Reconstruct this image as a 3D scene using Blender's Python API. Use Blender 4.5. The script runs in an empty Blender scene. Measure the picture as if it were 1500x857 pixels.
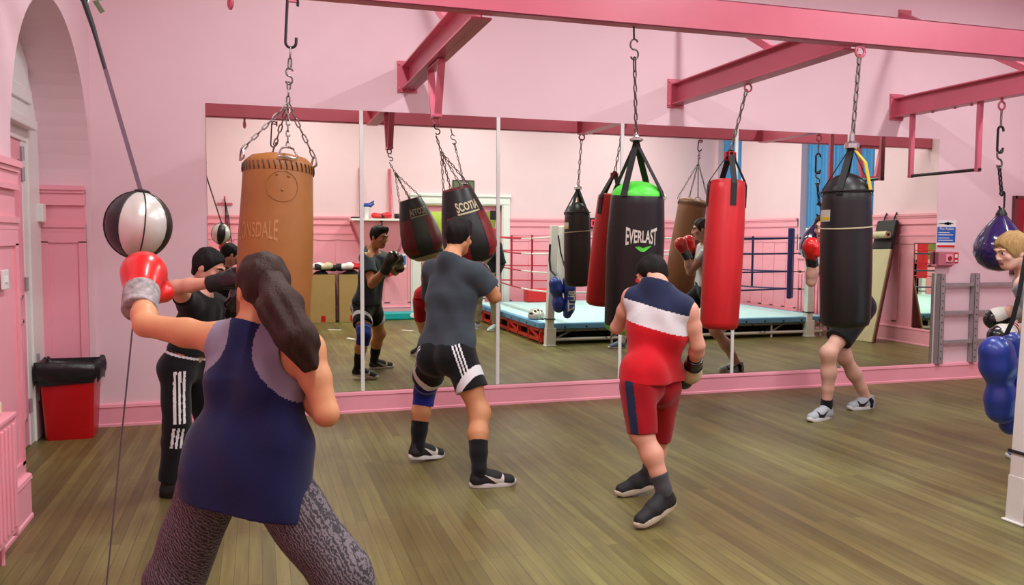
# Boxing gym with a mirrored wall: everything is built at its real place in metres.
import bpy, math, random
import numpy as np
from mathutils import Vector, Matrix, Quaternion
from mathutils.bvhtree import BVHTree
random.seed(7); np.random.seed(7)
SC = bpy.context.scene
COL = SC.collection
PI = math.pi
V = lambda *a: np.array(a if len(a) > 1 else a[0], dtype=float)

# ------------------------------------------------------------------ camera
H = 1.55
F, YAW, PIT, ROL = 1217.25, 0.29706, 0.064854, 0.004865
D = 7.3924                       # mirror wall
YB = -1.12                       # wall behind the camera
XL, XR = -1.26, 9.4              # left and right walls
ZC = 4.7                         # ceiling
_cy, _sy, _cp, _sp = math.cos(YAW), math.sin(YAW), math.cos(PIT), math.sin(PIT)
FW = V(_sy*_cp, _cy*_cp, -_sp)
_r = V(_cy, -_sy, 0.0); _u = np.cross(_r, FW)
RT = _r*math.cos(ROL) + _u*math.sin(ROL)
UP = -_r*math.sin(ROL) + _u*math.cos(ROL)

def at(px, py, y):
    """world point on the plane y seen at a pixel of the photograph"""
    d = FW + RT*(px-750)/F - UP*(py-428.5)/F
    return V(0, 0, H) + d*(y/d[1])

def make_camera():
    cd = bpy.data.cameras.new('camera'); co = bpy.data.objects.new('camera', cd)
    COL.objects.link(co)
    cd.sensor_width = 36.0; cd.lens = 36.0*F/1500.0; cd.clip_start = 0.02; cd.clip_end = 100
    m = Matrix(((RT[0], UP[0], -FW[0], 0), (RT[1], UP[1], -FW[1], 0), (RT[2], UP[2], -FW[2], H), (0, 0, 0, 1)))
    co.matrix_world = m
    SC.camera = co
make_camera()

# ------------------------------------------------------------------ materials
def lin(c):
    c = c/255.0
    return c/12.92 if c <= 0.04045 else ((c+0.055)/1.055)**2.4
def rgb(c): return (lin(c[0]), lin(c[1]), lin(c[2]), 1.0)

def mat(name, col, rough=0.5, metal=0.0, spec=0.5, var=0.06, vscale=8.0, bump=0.0, bscale=40.0, coat=0.0, wave=None, trans=0.0, sheen=0.0):
    m = bpy.data.materials.new(name); m.use_nodes = True
    nt = m.node_tree; N = nt.nodes; L = nt.links
    b = N['Principled BSDF']
    b.inputs['Roughness'].default_value = rough
    b.inputs['Metallic'].default_value = metal
    b.inputs['Specular IOR Level'].default_value = spec
    b.inputs['Coat Weight'].default_value = coat
    b.inputs['Coat Roughness'].default_value = 0.12
    b.inputs['Sheen Weight'].default_value = sheen
    b.inputs['Transmission Weight'].default_value = trans
    tc = N.new('ShaderNodeTexCoord')
    c = rgb(col)
    if var > 0:
        nz = N.new('ShaderNodeTexNoise'); nz.inputs['Scale'].default_value = vscale; nz.inputs['Detail'].default_value = 4
        L.new(tc.outputs['Object'], nz.inputs['Vector'])
        r = N.new('ShaderNodeValToRGB')
        r.color_ramp.elements[0].position = 0.3; r.color_ramp.elements[1].position = 0.7
        r.color_ramp.elements[0].color = tuple(x*(1-var) for x in c[:3])+(1,)
        r.color_ramp.elements[1].color = tuple(min(1, x*(1+var)) for x in c[:3])+(1,)
        L.new(nz.outputs['Fac'], r.inputs['Fac']); L.new(r.outputs['Color'], b.inputs['Base Color'])
    else:
        b.inputs['Base Color'].default_value = c
    if bump > 0:
        n2 = N.new('ShaderNodeTexNoise'); n2.inputs['Scale'].default_value = bscale; n2.inputs['Detail'].default_value = 5
        bp = N.new('ShaderNodeBump'); bp.inputs['Strength'].default_value = bump; bp.inputs['Distance'].default_value = 0.01
        L.new(tc.outputs['Object'], n2.inputs['Vector']); L.new(n2.outputs['Fac'], bp.inputs['Height'])
        L.new(bp.outputs['Normal'], b.inputs['Normal'])
    return m

def mat_floor():
    m = bpy.data.materials.new('floor_strip_wood'); m.use_nodes = True
    nt = m.node_tree; N = nt.nodes; L = nt.links; b = N['Principled BSDF']
    tc = N.new('ShaderNodeTexCoord'); mp = N.new('ShaderNodeMapping')
    mp.inputs['Rotation'].default_value = (0, 0, PI/2)
    L.new(tc.outputs['Object'], mp.inputs['Vector'])
    br = N.new('ShaderNodeTexBrick')
    br.offset = 0.37; br.inputs['Scale'].default_value = 1.0
    br.inputs['Brick Width'].default_value = 1.9; br.inputs['Row Height'].default_value = 0.062
    br.inputs['Mortar Size'].default_value = 0.0016; br.inputs['Mortar Smooth'].default_value = 0.2
    br.inputs['Color1'].default_value = rgb((112, 106, 67)); br.inputs['Color2'].default_value = rgb((137, 132, 86))
    br.inputs['Mortar'].default_value = rgb((92, 80, 58))
    L.new(mp.outputs['Vector'], br.inputs['Vector'])
    # grain stretched along the boards
    m2 = N.new('ShaderNodeMapping'); m2.inputs['Scale'].default_value = (16, 0.9, 1)
    L.new(tc.outputs['Object'], m2.inputs['Vector'])
    nz = N.new('ShaderNodeTexNoise'); nz.inputs['Scale'].default_value = 2.2; nz.inputs['Detail'].default_value = 6
    L.new(m2.outputs['Vector'], nz.inputs['Vector'])
    r1 = N.new('ShaderNodeValToRGB'); r1.color_ramp.elements[0].position = 0.3; r1.color_ramp.elements[1].position = 0.72
    r1.color_ramp.elements[0].color = (0.74, 0.71, 0.66, 1); r1.color_ramp.elements[1].color = (1.1, 1.1, 1.08, 1)
    L.new(nz.outputs['Fac'], r1.inputs['Fac'])
    # scuffs and wear patches
    n3 = N.new('ShaderNodeTexNoise'); n3.inputs['Scale'].default_value = 0.9; n3.inputs['Detail'].default_value = 5
    L.new(tc.outputs['Object'], n3.inputs['Vector'])
    r2 = N.new('ShaderNodeValToRGB'); r2.color_ramp.elements[0].position = 0.36; r2.color_ramp.elements[1].position = 0.66
    r2.color_ramp.elements[0].color = rgb((214, 196, 178)); r2.color_ramp.elements[1].color = rgb((250, 252, 238))
    L.new(n3.outputs['Fac'], r2.inputs['Fac'])
    x1 = N.new('ShaderNodeMix'); x1.data_type = 'RGBA'; x1.blend_type = 'MULTIPLY'; x1.inputs['Factor'].default_value = 1
    x2 = N.new('ShaderNodeMix'); x2.data_type = 'RGBA'; x2.blend_type = 'MULTIPLY'; x2.inputs['Factor'].default_value = 1
    L.new(br.outputs['Color'], x1.inputs['A']); L.new(r1.outputs['Color'], x1.inputs['B'])
    L.new(x1.outputs['Result'], x2.inputs['A']); L.new(r2.outputs['Color'], x2.inputs['B'])
    L.new(x2.outputs['Result'], b.inputs['Base Color'])
    b.inputs['Roughness'].default_value = 0.42; b.inputs['Specular IOR Level'].default_value = 0.35
    bp = N.new('ShaderNodeBump'); bp.inputs['Strength'].default_value = 0.25; bp.inputs['Distance'].default_value = 0.004
    L.new(br.outputs['Fac'], bp.inputs['Height']); bp.invert = True
    L.new(bp.outputs['Normal'], b.inputs['Normal'])
    return m

def mat_glass(name, tint=(235, 245, 235)):
    m = bpy.data.materials.new(name); m.use_nodes = True
    b = m.node_tree.nodes['Principled BSDF']
    b.inputs['Base Color'].default_value = rgb(tint); b.inputs['Roughness'].default_value = 0.02
    b.inputs['Transmission Weight'].default_value = 1.0; b.inputs['IOR'].default_value = 1.45
    return m

M = dict(
    wall=mat('pale_pink_paint', (234, 200, 208), 0.55, var=0.015, vscale=3, bump=0.04, bscale=30, spec=0.3),
    trim=mat('rose_pink_gloss', (246, 165, 181), 0.35, var=0.02, vscale=4, spec=0.45),
    beam=mat('rose_pink_steel_paint', (206, 102, 122), 0.32, var=0.03, vscale=5, spec=0.5, bump=0.03, bscale=14),
    ceil=mat('pink_white_ceiling', (244, 214, 220), 0.7, var=0.01),
    white=mat('white_gloss_paint', (232, 232, 228), 0.35, var=0.02),
    white_metal=mat('white_painted_steel', (226, 226, 220), 0.4, var=0.03),
    floor=mat_floor(),
    steel=mat('zinc_steel', (168, 164, 166), 0.42, metal=0.5, var=0.08, vscale=20),
    chain=mat('dull_chain_steel', (120, 112, 108), 0.42, metal=0.85, var=0.15, vscale=30),
    dark_chain=mat('blackened_steel', (52, 46, 48), 0.4, metal=0.7, var=0.15, vscale=30),
    chrome=mat('bright_steel', (205, 205, 205), 0.2, metal=1.0, var=0.03),
    black=mat('black_vinyl', (19, 19, 21), 0.4, var=0.1, vscale=6, bump=0.08, bscale=60),
    blackweb=mat('black_webbing', (24, 23, 26), 0.7, var=0.1, bump=0.2, bscale=200),
    tan=mat('tan_leather', (158, 102, 50), 0.4, var=0.14, vscale=3.5, bump=0.12, bscale=25, spec=0.4),
    tan_dark=mat('brown_leather', (122, 78, 46), 0.45, var=0.12, vscale=4, bump=0.12, bscale=25),
    red=mat('red_vinyl', (206, 30, 38), 0.36, var=0.05, vscale=6, bump=0.06, bscale=30),
    red_dark=mat('maroon_vinyl', (128, 22, 28), 0.4, var=0.06, vscale=6, bump=0.06, bscale=30),
    green=mat('lime_vinyl', (86, 226, 66), 0.4, var=0.05, bump=0.1, bscale=20),
    cream=mat('cream_vinyl', (206, 194, 158), 0.5, var=0.08),
    yellow=mat('yellow_webbing', (214, 190, 40), 0.6, var=0.05),
    logo=mat('pale_print', (214, 210, 200), 0.5, var=0.02),
    logo_faded=mat('faded_print', (184, 128, 78), 0.5, var=0.05),
    logo_green=mat('green_print', (90, 214, 70), 0.5, var=0.02),
    gold=mat('gold_print', (200, 188, 150), 0.45, var=0.05),
    purple=mat('deep_purple_gloss', (40, 26, 88), 0.14, var=0.12, vscale=5, coat=0.6),
    blue=mat('royal_blue_vinyl', (26, 54, 140), 0.34, var=0.06, bump=0.05, bscale=25, coat=0.2),
    navy=mat('navy_vinyl', (24, 30, 92), 0.45, var=0.06),
    silver=mat('silver_panel', (206, 204, 196), 0.25, metal=0.25, var=0.05),
    canvas=mat('pale_aqua_canvas', (186, 222, 224), 0.7, var=0.05, vscale=2.5, bump=0.1, bscale=120),
    apron=mat('sky_blue_canvas_skirt', (92, 148, 186), 0.65, var=0.06),
    blackvoid=mat('black_ring_void', (14, 13, 14), 0.9, var=0.1),
    redsteel=mat('red_painted_steel', (198, 48, 34), 0.45, var=0.06),
    bluecurtain=mat('blue_curtain', (78, 150, 206), 0.75, var=0.05, vscale=6),
    card=mat('brown_cardboard', (166, 136, 84), 0.8, var=0.05, vscale=7, bump=0.05, bscale=60),
    redplastic=mat('red_plastic', (186, 12, 24), 0.32, var=0.03),
    binbag=mat('black_bin_liner', (22, 20, 24), 0.35, var=0.1, bump=0.5, bscale=18),
    teal=mat('turquoise_plastic', (20, 168, 172), 0.4, var=0.03),
    lime=mat('yellow_green_wall', (206, 224, 96), 0.7, var=0.02),
    signblue=mat('sign_blue', (34, 98, 186), 0.5, var=0.02),
    signwhite=mat('sign_white', (236, 236, 236), 0.5, var=0.01),
    signred=mat('sign_red', (204, 30, 34), 0.5, var=0.02),
    darkred=mat('dark_red_paint', (150, 16, 34), 0.5, var=0.03),
    board=mat('beige_board', (196, 182, 146), 0.6, var=0.06, vscale=5),
    maroonwood=mat('dark_red_wood_edge', (108, 50, 52), 0.5, var=0.06),
    glass=mat_glass('door_glass'),
    pinkclear=mat('pink_painted_plastic', (220, 128, 146), 0.25, var=0.03, trans=0.25),
    ledred=mat('timer_face', (60, 8, 16), 0.3, var=0.0),
    green_dark=mat('dark_green_sign', (92, 104, 78), 0.5, var=0.1, vscale=12),
    rope_white=mat('white_rope_cover', (232, 230, 224), 0.5, var=0.03),
    rope_red=mat('red_rope_cover', (190, 34, 58), 0.5, var=0.04),
    rope_blue=mat('navy_rope_cover', (22, 26, 78), 0.5, var=0.04),
    cord=mat('grey_elastic_cord', (96, 84, 92), 0.7, var=0.05),
    strapmix=mat('dusky_purple_strap', (104, 82, 96), 0.7, var=0.1, vscale=25),
    valve=mat('cream_plastic', (222, 208, 170), 0.4, var=0.03),
)
def mirror_mat():
    m = bpy.data.materials.new('silvered_mirror'); m.use_nodes = True
    nt = m.node_tree; b = nt.nodes['Principled BSDF']
    b.inputs['Metallic'].default_value = 1.0; b.inputs['Roughness'].default_value = 0.0
    b.inputs['Base Color'].default_value = (0.90, 0.99, 0.85, 1)
    b.inputs['Specular Tint'].default_value = (0.96, 1.0, 0.93, 1)
    return m
M['mirror'] = mirror_mat()
def emis(name, col, s):
    m = bpy.data.materials.new(name); m.use_nodes = True
    b = m.node_tree.nodes['Principled BSDF']
    b.inputs['Base Color'].default_value = rgb(col)
    b.inputs['Emission Color'].default_value = rgb(col); b.inputs['Emission Strength'].default_value = s
    return m
M['led'] = emis('red_led_segments', (255, 60, 90), 2.0)

# ------------------------------------------------------------------ objects
OFF = {}
def tag(o, label=None, cat=None, group=None, kind=None):
    if label: o['label'] = label
    if cat: o['category'] = cat
    if group: o['group'] = group
    if kind: o['kind'] = kind
    return o
def thing(name, loc, label, cat, group=None):
    o = bpy.data.objects.new(name, None); COL.objects.link(o)
    o.empty_display_size = 0.1
    o.location = tuple(loc); OFF[o.name] = V(loc)
    return tag(o, label, cat, group)

def norm(v):
    v = V(v); n = np.linalg.norm(v); return v/n if n > 1e-9 else v
def frame(z, hint=(0, 1, 0)):
    """3x3 with columns x,y,z ; z given, y near hint"""
    z = norm(z); h = V(hint)
    if abs(np.dot(z, norm(h))) > 0.97: h = V(1, 0, 0)
    x = norm(np.cross(h, z)); y = np.cross(z, x)
    return np.stack([x, y, z], 1)

class MB:
    """collects shapes into one mesh"""
    def __init__(s): s.v = []; s.f = []; s.m = []; s.R = np.eye(3); s.o = V(0, 0, 0); s.mi = 0
    def xf(s, R=None, o=None):
        s.R = np.eye(3) if R is None else np.array(R, float); s.o = V(0, 0, 0) if o is None else V(o); return s
    def add(s, vs, fs):
        b = len(s.v)
        vs = np.asarray(vs, float) @ s.R.T + s.o
        s.v.extend(vs.tolist()); s.f.extend([tuple(i+b for i in f) for f in fs]); s.m.extend([s.mi]*len(fs)); return s
    def box(s, lo, hi, R=None, o=None):
        lo = V(lo); hi = V(hi)
        P = np.array([[x, y, z] for x in (lo[0], hi[0]) for y in (lo[1], hi[1]) for z in (lo[2], hi[2])])
        if R is not None: P = P @ np.array(R).T
        if o is not None: P = P + V(o)
        return s.add(P, [(0, 1, 3, 2), (4, 6, 7, 5), (0, 4, 5, 1), (2, 3, 7, 6), (0, 2, 6, 4), (1, 5, 7, 3)])
    def bar(s, a, b, w, h, hint=(0, 0, 1)):
        """rectangular bar from a to b; w across, h along hint"""
        a = V(a); b = V(b); R = frame(b-a, hint); L = np.linalg.norm(b-a)
        return s.box((-w/2, -h/2, 0), (w/2, h/2, L), R, a)
    def tube(s, pts, r, seg=8, closed=False, cap=True, flat=1.0, hint=None):
        P = [V(p) for p in pts]; n = len(P); rr = r if hasattr(r, '__len__') else [r]*n
        T = []
        for i in range(n):
            if closed: t = P[(i+1) % n]-P[(i-1) % n]
            else: t = P[min(i+1, n-1)]-P[max(i-1, 0)]
            T.append(norm(t))
        h = V(0, 0, 1) if abs(T[0][2]) < 0.9 else V(1, 0, 0)
        if hint is not None: h = V(hint)
        x = norm(np.cross(h, T[0])); vs = []
        for i in range(n):
            x = norm(x - T[i]*np.dot(x, T[i])); y = np.cross(T[i], x)
            for k in range(seg):
                a = 2*PI*k/seg; vs.append(P[i]+rr[i]*(math.cos(a)*x+flat*math.sin(a)*y))
        fs = []
        for i in range(n if closed else n-1):
            j = (i+1) % n
            for k in range(seg):
                k2 = (k+1) % seg; fs.append((i*seg+k, i*seg+k2, j*seg+k2, j*seg+k))
        if not closed and cap: fs += [tuple(range(seg))[::-1], tuple(range((n-1)*seg, n*seg))]
        return s.add(vs, fs)
    def ribbon(s, pts, w, t, side):
        """flat strap along pts, width w along side, thickness t"""
        P = [V(p) for p in pts]; n = len(P); vs = []; sd = norm(side)
        for i in range(n):
            T = norm(P[min(i+1, n-1)]-P[max(i-1, 0)]); x = norm(sd-T*np.dot(sd, T)); y = np.cross(T, x)
            for a, b in ((-1, -1), (1, -1), (1, 1), (-1, 1)): vs.append(P[i]+x*a*w/2+y*b*t/2)
        fs = [(i*4+k, i*4+(k+1) % 4, i*4+4+(k+1) % 4, i*4+4+k) for i in range(n-1) for k in range(4)]
        fs += [(3, 2, 1, 0), tuple(range(4*n-4, 4*n))]
        return s.add(vs, fs)
    def lathe(s, prof, seg=32, R=None, o=None, sx=1.0, sy=1.0, cap=True):
        vs = []; n = len(prof)
        for r, z in prof:
            for k in range(seg):
                a = 2*PI*k/seg; vs.append((r*math.cos(a)*sx, r*math.sin(a)*sy, z))
        vs = np.array(vs)
        if R is not None: vs = vs @ np.array(R).T
        if o is not None: vs = vs + V(o)
        fs = [(i*seg+k, i*seg+(k+1) % seg, (i+1)*seg+(k+1) % seg, (i+1)*seg+k) for i in range(n-1) for k in range(seg)]
        if cap: fs += [tuple(range(seg))[::-1], tuple(range((n-1)*seg, n*seg))]
        return s.add(vs, fs)
    def prism(s, poly, z0, z1, R=None, o=None):
        n = len(poly); vs = np.array([(x, y, z0) for x, y in poly]+[(x, y, z1) for x, y in poly], float)
        if R is not None: vs = vs @ np.array(R).T
        if o is not None: vs = vs + V(o)
        fs = [tuple(range(n))[::-1], tuple(range(n, 2*n))]+[(i, (i+1) % n, n+(i+1) % n, n+i) for i in range(n)]
        return s.add(vs, fs)
    def ball(s, c, r, seg=16, rings=10, R=None):
        r = V(r) if hasattr(r, '__len__') else V(r, r, r); vs = []; 
        for i in range(rings+1):
            t = PI*i/rings
            for k in range(seg):
                a = 2*PI*k/seg; vs.append((r[0]*math.sin(t)*math.cos(a), r[1]*math.sin(t)*math.sin(a), -r[2]*math.cos(t)))
        vs = np.array(vs)
        if R is not None: vs = vs @ np.array(R).T
        fs = [(i*seg+k, i*seg+(k+1) % seg, (i+1)*seg+(k+1) % seg, (i+1)*seg+k) for i in range(rings) for k in range(seg)]
        return s.add(vs+V(c), fs)
    def chain(s, a, b, link=0.05, wid=0.024, wire=0.0038, sag=0.0):
        a = V(a); b = V(b); L = np.linalg.norm(b-a); pitch = link-2.2*wire
        n = max(1, int(round(L/pitch))); R = frame(b-a)
        for i in range(n):
            c = a+(b-a)*(i+0.5)/n + V(0, 0, -sag*math.sin(PI*(i+.5)/n))
            ax = R[:, 0] if i % 2 == 0 else R[:, 1]; t = R[:, 2]; hl = link/2*(L/n)/pitch-wid/2; pts = []
            for k in range(12):
                an = 2*PI*k/12; pts.append(c+ax*(wid/2-wire)*math.cos(an)+t*(hl*np.sign(math.sin(an)+1e-9)*(abs(math.sin(an)) > .2)+(wid/2-wire)*math.sin(an)))
            s.tube(pts, wire, 5, closed=True)
        return s
    def shook(s, a, b, w, r, side):
        """S hook between a (top) and b"""
        a = V(a); b = V(b); L = np.linalg.norm(b-a); t = norm(b-a); x = norm(V(side)-t*np.dot(side, t)); pts = []
        q = L*0.25
        for k in range(12):
            an = math.radians(20+250*k/11); pts.append(a+t*q+x*w*math.cos(an)-t*q*math.sin(an))
        for k in range(1, 12):
            an = math.radians(90-250*k/11); pts.append(b-t*q+x*w*math.cos(an)-t*q*math.sin(an))
        return s.tube(pts, r, 6)
    def chook(s, a, b, w, r, side):
        """long C shaped hook, opening to +side"""
        a = V(a); b = V(b); L = np.linalg.norm(b-a); t = norm(b-a); x = norm(V(side)-t*np.dot(side, t)); pts = [a+x*w+t*(L*.18)]
        for k in range(8): an = PI*k/7; pts.append(a+t*w+x*w*math.cos(an)-t*w*math.sin(an))
        for k in range(8): an = PI+PI*k/7; pts.append(b-t*w+x*w*math.cos(an)-t*w*math.sin(an))
        pts.append(b+x*w-t*(L*.2))
        return s.tube(pts, r, 7)
    def ring(s, c, r, wire, axis=(0, 1, 0), seg=14):
        R = frame(axis); c = V(c)
        return s.tube([c+R[:, 0]*r*math.cos(2*PI*k/seg)+R[:, 1]*r*math.sin(2*PI*k/seg) for k in range(seg)], wire, 6, closed=True)
    def build(s, name, mats, parent=None, smooth=False, angle=40, bevel=0.0, kind=None, label=None):
        me = bpy.data.meshes.new(name)
        off = OFF.get(parent.name, V(0, 0, 0)) if parent is not None else V(0, 0, 0)
        vs = np.array(s.v, float).reshape(-1, 3)-off
        me.from_pydata(vs.tolist(), [], s.f)
        mats = mats if isinstance(mats, (list, tuple)) else [mats]
        for m in mats: me.materials.append(m)
        if len(mats) > 1: me.polygons.foreach_set('material_index', np.array(s.m, dtype=np.int32))
        me.validate(); me.update()
        o = bpy.data.objects.new(name, me); COL.objects.link(o)
        if parent is not None: o.parent = parent
        OFF[o.name] = off
        if bevel > 0:
            bv = o.modifiers.new('bevel', 'BEVEL'); bv.width = bevel; bv.segments = 2; bv.limit_method = 'ANGLE'; bv.angle_limit = math.radians(50)
        if smooth:
            me.polygons.foreach_set('use_smooth', [True]*len(me.polygons))
            if angle < 180: me.set_sharp_from_angle(angle=math.radians(angle))
        if kind: o['kind'] = kind
        if label: o['label'] = label
        return o

def text_mesh(txt, size=1.0, bold=0.0, depth=0.0):
    """flat triangles of a text, centred on the origin in x, baseline at 0; returns verts, faces"""
    cu = bpy.data.curves.new('t', 'FONT'); cu.body = txt; cu.size = size; cu.align_x = 'CENTER'; cu.offset = bold; cu.resolution_u = 4
    ob = bpy.data.objects.new('t', cu); COL.objects.link(ob)
    dg = bpy.context.evaluated_depsgraph_get(); dg.update(); me = ob.evaluated_get(dg).to_mesh()
    vs = np.array([v.co[:] for v in me.vertices]); fs = [tuple(p.vertices) for p in me.polygons]
    ob.evaluated_get(dg).to_mesh_clear(); bpy.data.objects.remove(ob); bpy.data.curves.remove(cu)
    return vs, fs
def subdiv(vs, fs, n=1):
    vs = [tuple(v) for v in vs]
    for _ in range(n):
        cache = {}; out = []
        def mid(a, b):
            k = (min(a, b), max(a, b))
            if k not in cache: vs.append(tuple((np.array(vs[a])+np.array(vs[b]))/2)); cache[k] = len(vs)-1
            return cache[k]
        for f in fs:
            for i in range(1, len(f)-1):
                a, b, c = f[0], f[i], f[i+1]; x, y, z = mid(a, b), mid(b, c), mid(c, a)
                out += [(a, x, z), (x, b, y), (z, y, c), (x, y, z)]
        fs = out
    return np.array(vs), fs
# ------------------------------------------------------------------ smooth solids (signed distance -> surface nets)
class SDF:
    def __init__(s): s.it = []; s.noise = []
    def _put(s, fn, lo, hi, k, op, clip): s.it.append((fn, V(lo), V(hi), k, op, clip or [])); return s
    def caps(s, a, b, ra, rb=None, k=0.02, n=None, flat=1.0, clip=None, op='u'):
        a = V(a); b = V(b); rb = ra if rb is None else rb; r = max(ra, rb)
        nn = None if n is None else norm(n)
        def fn(P):
            Q = P-a; ba = b-a
            if nn is not None:
                Q = Q+(flat-1)*(Q@nn)[..., None]*nn; ba = ba+(flat-1)*(ba@nn)*nn
            L = ba@ba; h = np.clip((Q@ba)/(L+1e-12), 0, 1)
            d = np.sqrt(((Q-h[..., None]*ba)**2).sum(-1))-(ra+(rb-ra)*h)
            return d/(flat if flat > 1 else 1) if False else d
        return s._put(fn, np.minimum(a, b)-r, np.maximum(a, b)+r, k, op, clip)
    def ell(s, c, r, R=None, k=0.02, op='u', clip=None):
        c = V(c); r = V(r); R = np.eye(3) if R is None else np.array(R, float); m = r.max()
        def fn(P):
            Q = (P-c)@R; q = Q/r; l = np.sqrt((q*q).sum(-1)); g = np.sqrt(((q/r)**2).sum(-1))
            return l*(l-1)/(g+1e-9)
        return s._put(fn, c-m, c+m, k, op, clip)
    def path(s, pts, rs, k=0.02, **kw):
        for i in range(len(pts)-1): s.caps(pts[i], pts[i+1], rs[i], rs[i+1], k, **kw)
        return s
    def mesh(s, name, mats, h, parent=None, matfn=None, cut=None, folds=None, label=None):
        un = [i for i in s.it if i[4] == 'u']
        lo = np.min([i[1] for i in un], 0)-3*h; hi = np.max([i[2] for i in un], 0)+3*h
        n = np.ceil((hi-lo)/h).astype(int)+1
        ax = [lo[i]+h*np.arange(n[i]) for i in range(3)]
        Dd = np.full(n, 1.0, np.float32)
        for fn, l, u, k, op, clip in s.it:
            i0 = np.clip(np.floor((l-k-2*h-lo)/h).astype(int), 0, n-1); i1 = np.clip(np.ceil((u+k+2*h-lo)/h).astype(int)+1, 1, n)
            if np.any(i1 <= i0): continue
            sl = tuple(slice(i0[i], i1[i]) for i in range(3))
            P = np.stack(np.meshgrid(*[ax[i][sl[i]] for i in range(3)], indexing='ij'), -1)
            d = fn(P)
            for p, nn in clip: d = np.maximum(d, (P-V(p))@norm(nn))
            a = Dd[sl]
            if op == 'u':
                if k > 0: hh = np.maximum(k-np.abs(a-d), 0)/k; Dd[sl] = np.minimum(a, d)-hh*hh*k/4
                else: Dd[sl] = np.minimum(a, d)
            else:
                d = -d
                if k > 0: hh = np.maximum(k-np.abs(a-d), 0)/k; Dd[sl] = np.maximum(a, d)+hh*hh*k/4
                else: Dd[sl] = np.maximum(a, d)
        if folds is not None or cut:
            P = np.stack(np.meshgrid(*ax, indexing='ij'), -1)
            if folds is not None: Dd += folds(P).astype(np.float32)
            for p, nn in (cut or []): Dd = np.maximum(Dd, ((P-V(p))@norm(nn)).astype(np.float32))
        # surface nets
        sg = Dd < 0
        c = sum(sg[x:n[0]-1+x, y:n[1]-1+y, z:n[2]-1+z].astype(np.int8) for x in (0, 1) for y in (0, 1) for z in (0, 1))
        act = np.argwhere((c > 0) & (c < 8)); idx = -np.ones(c.shape, np.int64); idx[tuple(act.T)] = np.arange(len(act))
        cor = [(x, y, z) for x in (0, 1) for y in (0, 1) for z in (0, 1)]
        val = np.stack([Dd[act[:, 0]+x, act[:, 1]+y, act[:, 2]+z] for x, y, z in cor], 1).astype(float)
        acc = np.zeros((len(act), 3)); cnt = np.zeros(len(act)); ca = np.array(cor, float)
        for i in range(8):
            for j in range(i+1, 8):
                if abs(ca[i]-ca[j]).sum() != 1: continue
                m = (val[:, i] < 0) != (val[:, j] < 0)
                t = val[m, i]/(val[m, i]-val[m, j]); acc[m] += ca[i]+(ca[j]-ca[i])*t[:, None]; cnt[m] += 1
        vs = lo+h*(act+acc/np.maximum(cnt, 1)[:, None])
        F = []
        for a in range(3):
            b, d2 = (a+1) % 3, (a+2) % 3
            sl0 = [slice(1, n[i]-1) for i in range(3)]; sl0[a] = slice(0, n[a]-1); sl1 = list(sl0); sl1[a] = slice(1, n[a])
            A = sg[tuple(sl0)]; B = sg[tuple(sl1)]; e = np.argwhere(A != B)
            if not len(e): continue
            fl = A[tuple(e.T)]
            e = e.copy(); e[:, b] += 1; e[:, d2] += 1
            eb = np.zeros(3, int); eb[b] = 1; ed = np.zeros(3, int); ed[d2] = 1
            q = np.stack([idx[tuple((e-eb-ed).T)], idx[tuple((e-ed).T)], idx[tuple(e.T)], idx[tuple((e-eb).T)]], 1)
            q[~fl] = q[~fl][:, ::-1]; F.append(q)
        F = np.concatenate(F)
        F = F[(F >= 0).all(1)]
        me = bpy.data.meshes.new(name)
        off = OFF.get(parent.name, V(0, 0, 0)) if parent is not None else V(0, 0, 0)
        me.vertices.add(len(vs)); me.vertices.foreach_set('co', (vs-off).astype(np.float32).ravel())
        me.loops.add(len(F)*4); me.loops.foreach_set('vertex_index', F.astype(np.int32).ravel())
        me.polygons.add(len(F)); me.polygons.foreach_set('loop_start', np.arange(0, len(F)*4, 4, dtype=np.int32))
        mats = mats if isinstance(mats, (list, tuple)) else [mats]
        for m in mats: me.materials.append(m)
        me.update(calc_edges=True)
        me.polygons.foreach_set('use_smooth', np.ones(len(F), bool))
        if matfn is not None:
            C = vs[F].mean(1); me.polygons.foreach_set('material_index', matfn(C).astype(np.int32))
        me.validate()
        o = bpy.data.objects.new(name, me); COL.objects.link(o); OFF[o.name] = off
        if parent is not None: o.parent = parent
        if label: o['label'] = label
        return o

def folds(amp, fx=22, seed=0.0, dirn=(0.3, 0.1, 1)):
    d = norm(dirn)
    def f(P):
        w = P@d
        return amp*(np.sin(fx*w+2.2*np.sin(9*P[..., 0]+seed)+1.7*np.sin(7*P[..., 1]+2*seed))*0.6+0.4*np.sin(fx*1.7*P[..., 0]+3*np.sin(8*P[..., 2]+seed)))
    return f
# ------------------------------------------------------------------ the room
def struct(name, mb, m, **kw): return mb.build(name, m, None, kind='structure', **kw)
struct('floor', MB().box((XL-0.6, YB-1.2, -0.1), (XR+0.5, D+0.2, 0)), M['floor'])
struct('ceiling', MB().box((XL-0.6, YB-0.2, ZC), (XR+0.5, D+0.2, ZC+0.1)), M['ceil'])
struct('wall_front', MB().box((XL-0.6, D, 0), (XR+0.5, D+0.2, ZC)), M['wall'])
# left wall with the round arch
AY0, AY1, AZ = 5.09, 7.35, 1.97
ar = (AY1-AY0)/2; ac = (AY0+AY1)/2
poly = [(YB-0.2, 0), (AY0, 0), (AY0, AZ)]+[(ac-ar*math.cos(PI*k/32), AZ+ar*math.sin(PI*k/32)) for k in range(1, 32)]+[(AY1, AZ), (AY1, 0), (D, 0), (D, ZC), (YB-0.2, ZC)]
mb = MB().prism(poly, -0.39, 0, R=np.array([[0, 0, 1], [1, 0, 0], [0, 1, 0]]), o=(XL, 0, 0))
mb.box((XL-0.55, AY0-0.3, 0), (XL-0.39, D, ZC))
struct('wall_left', mb, M['wall'])

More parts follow.
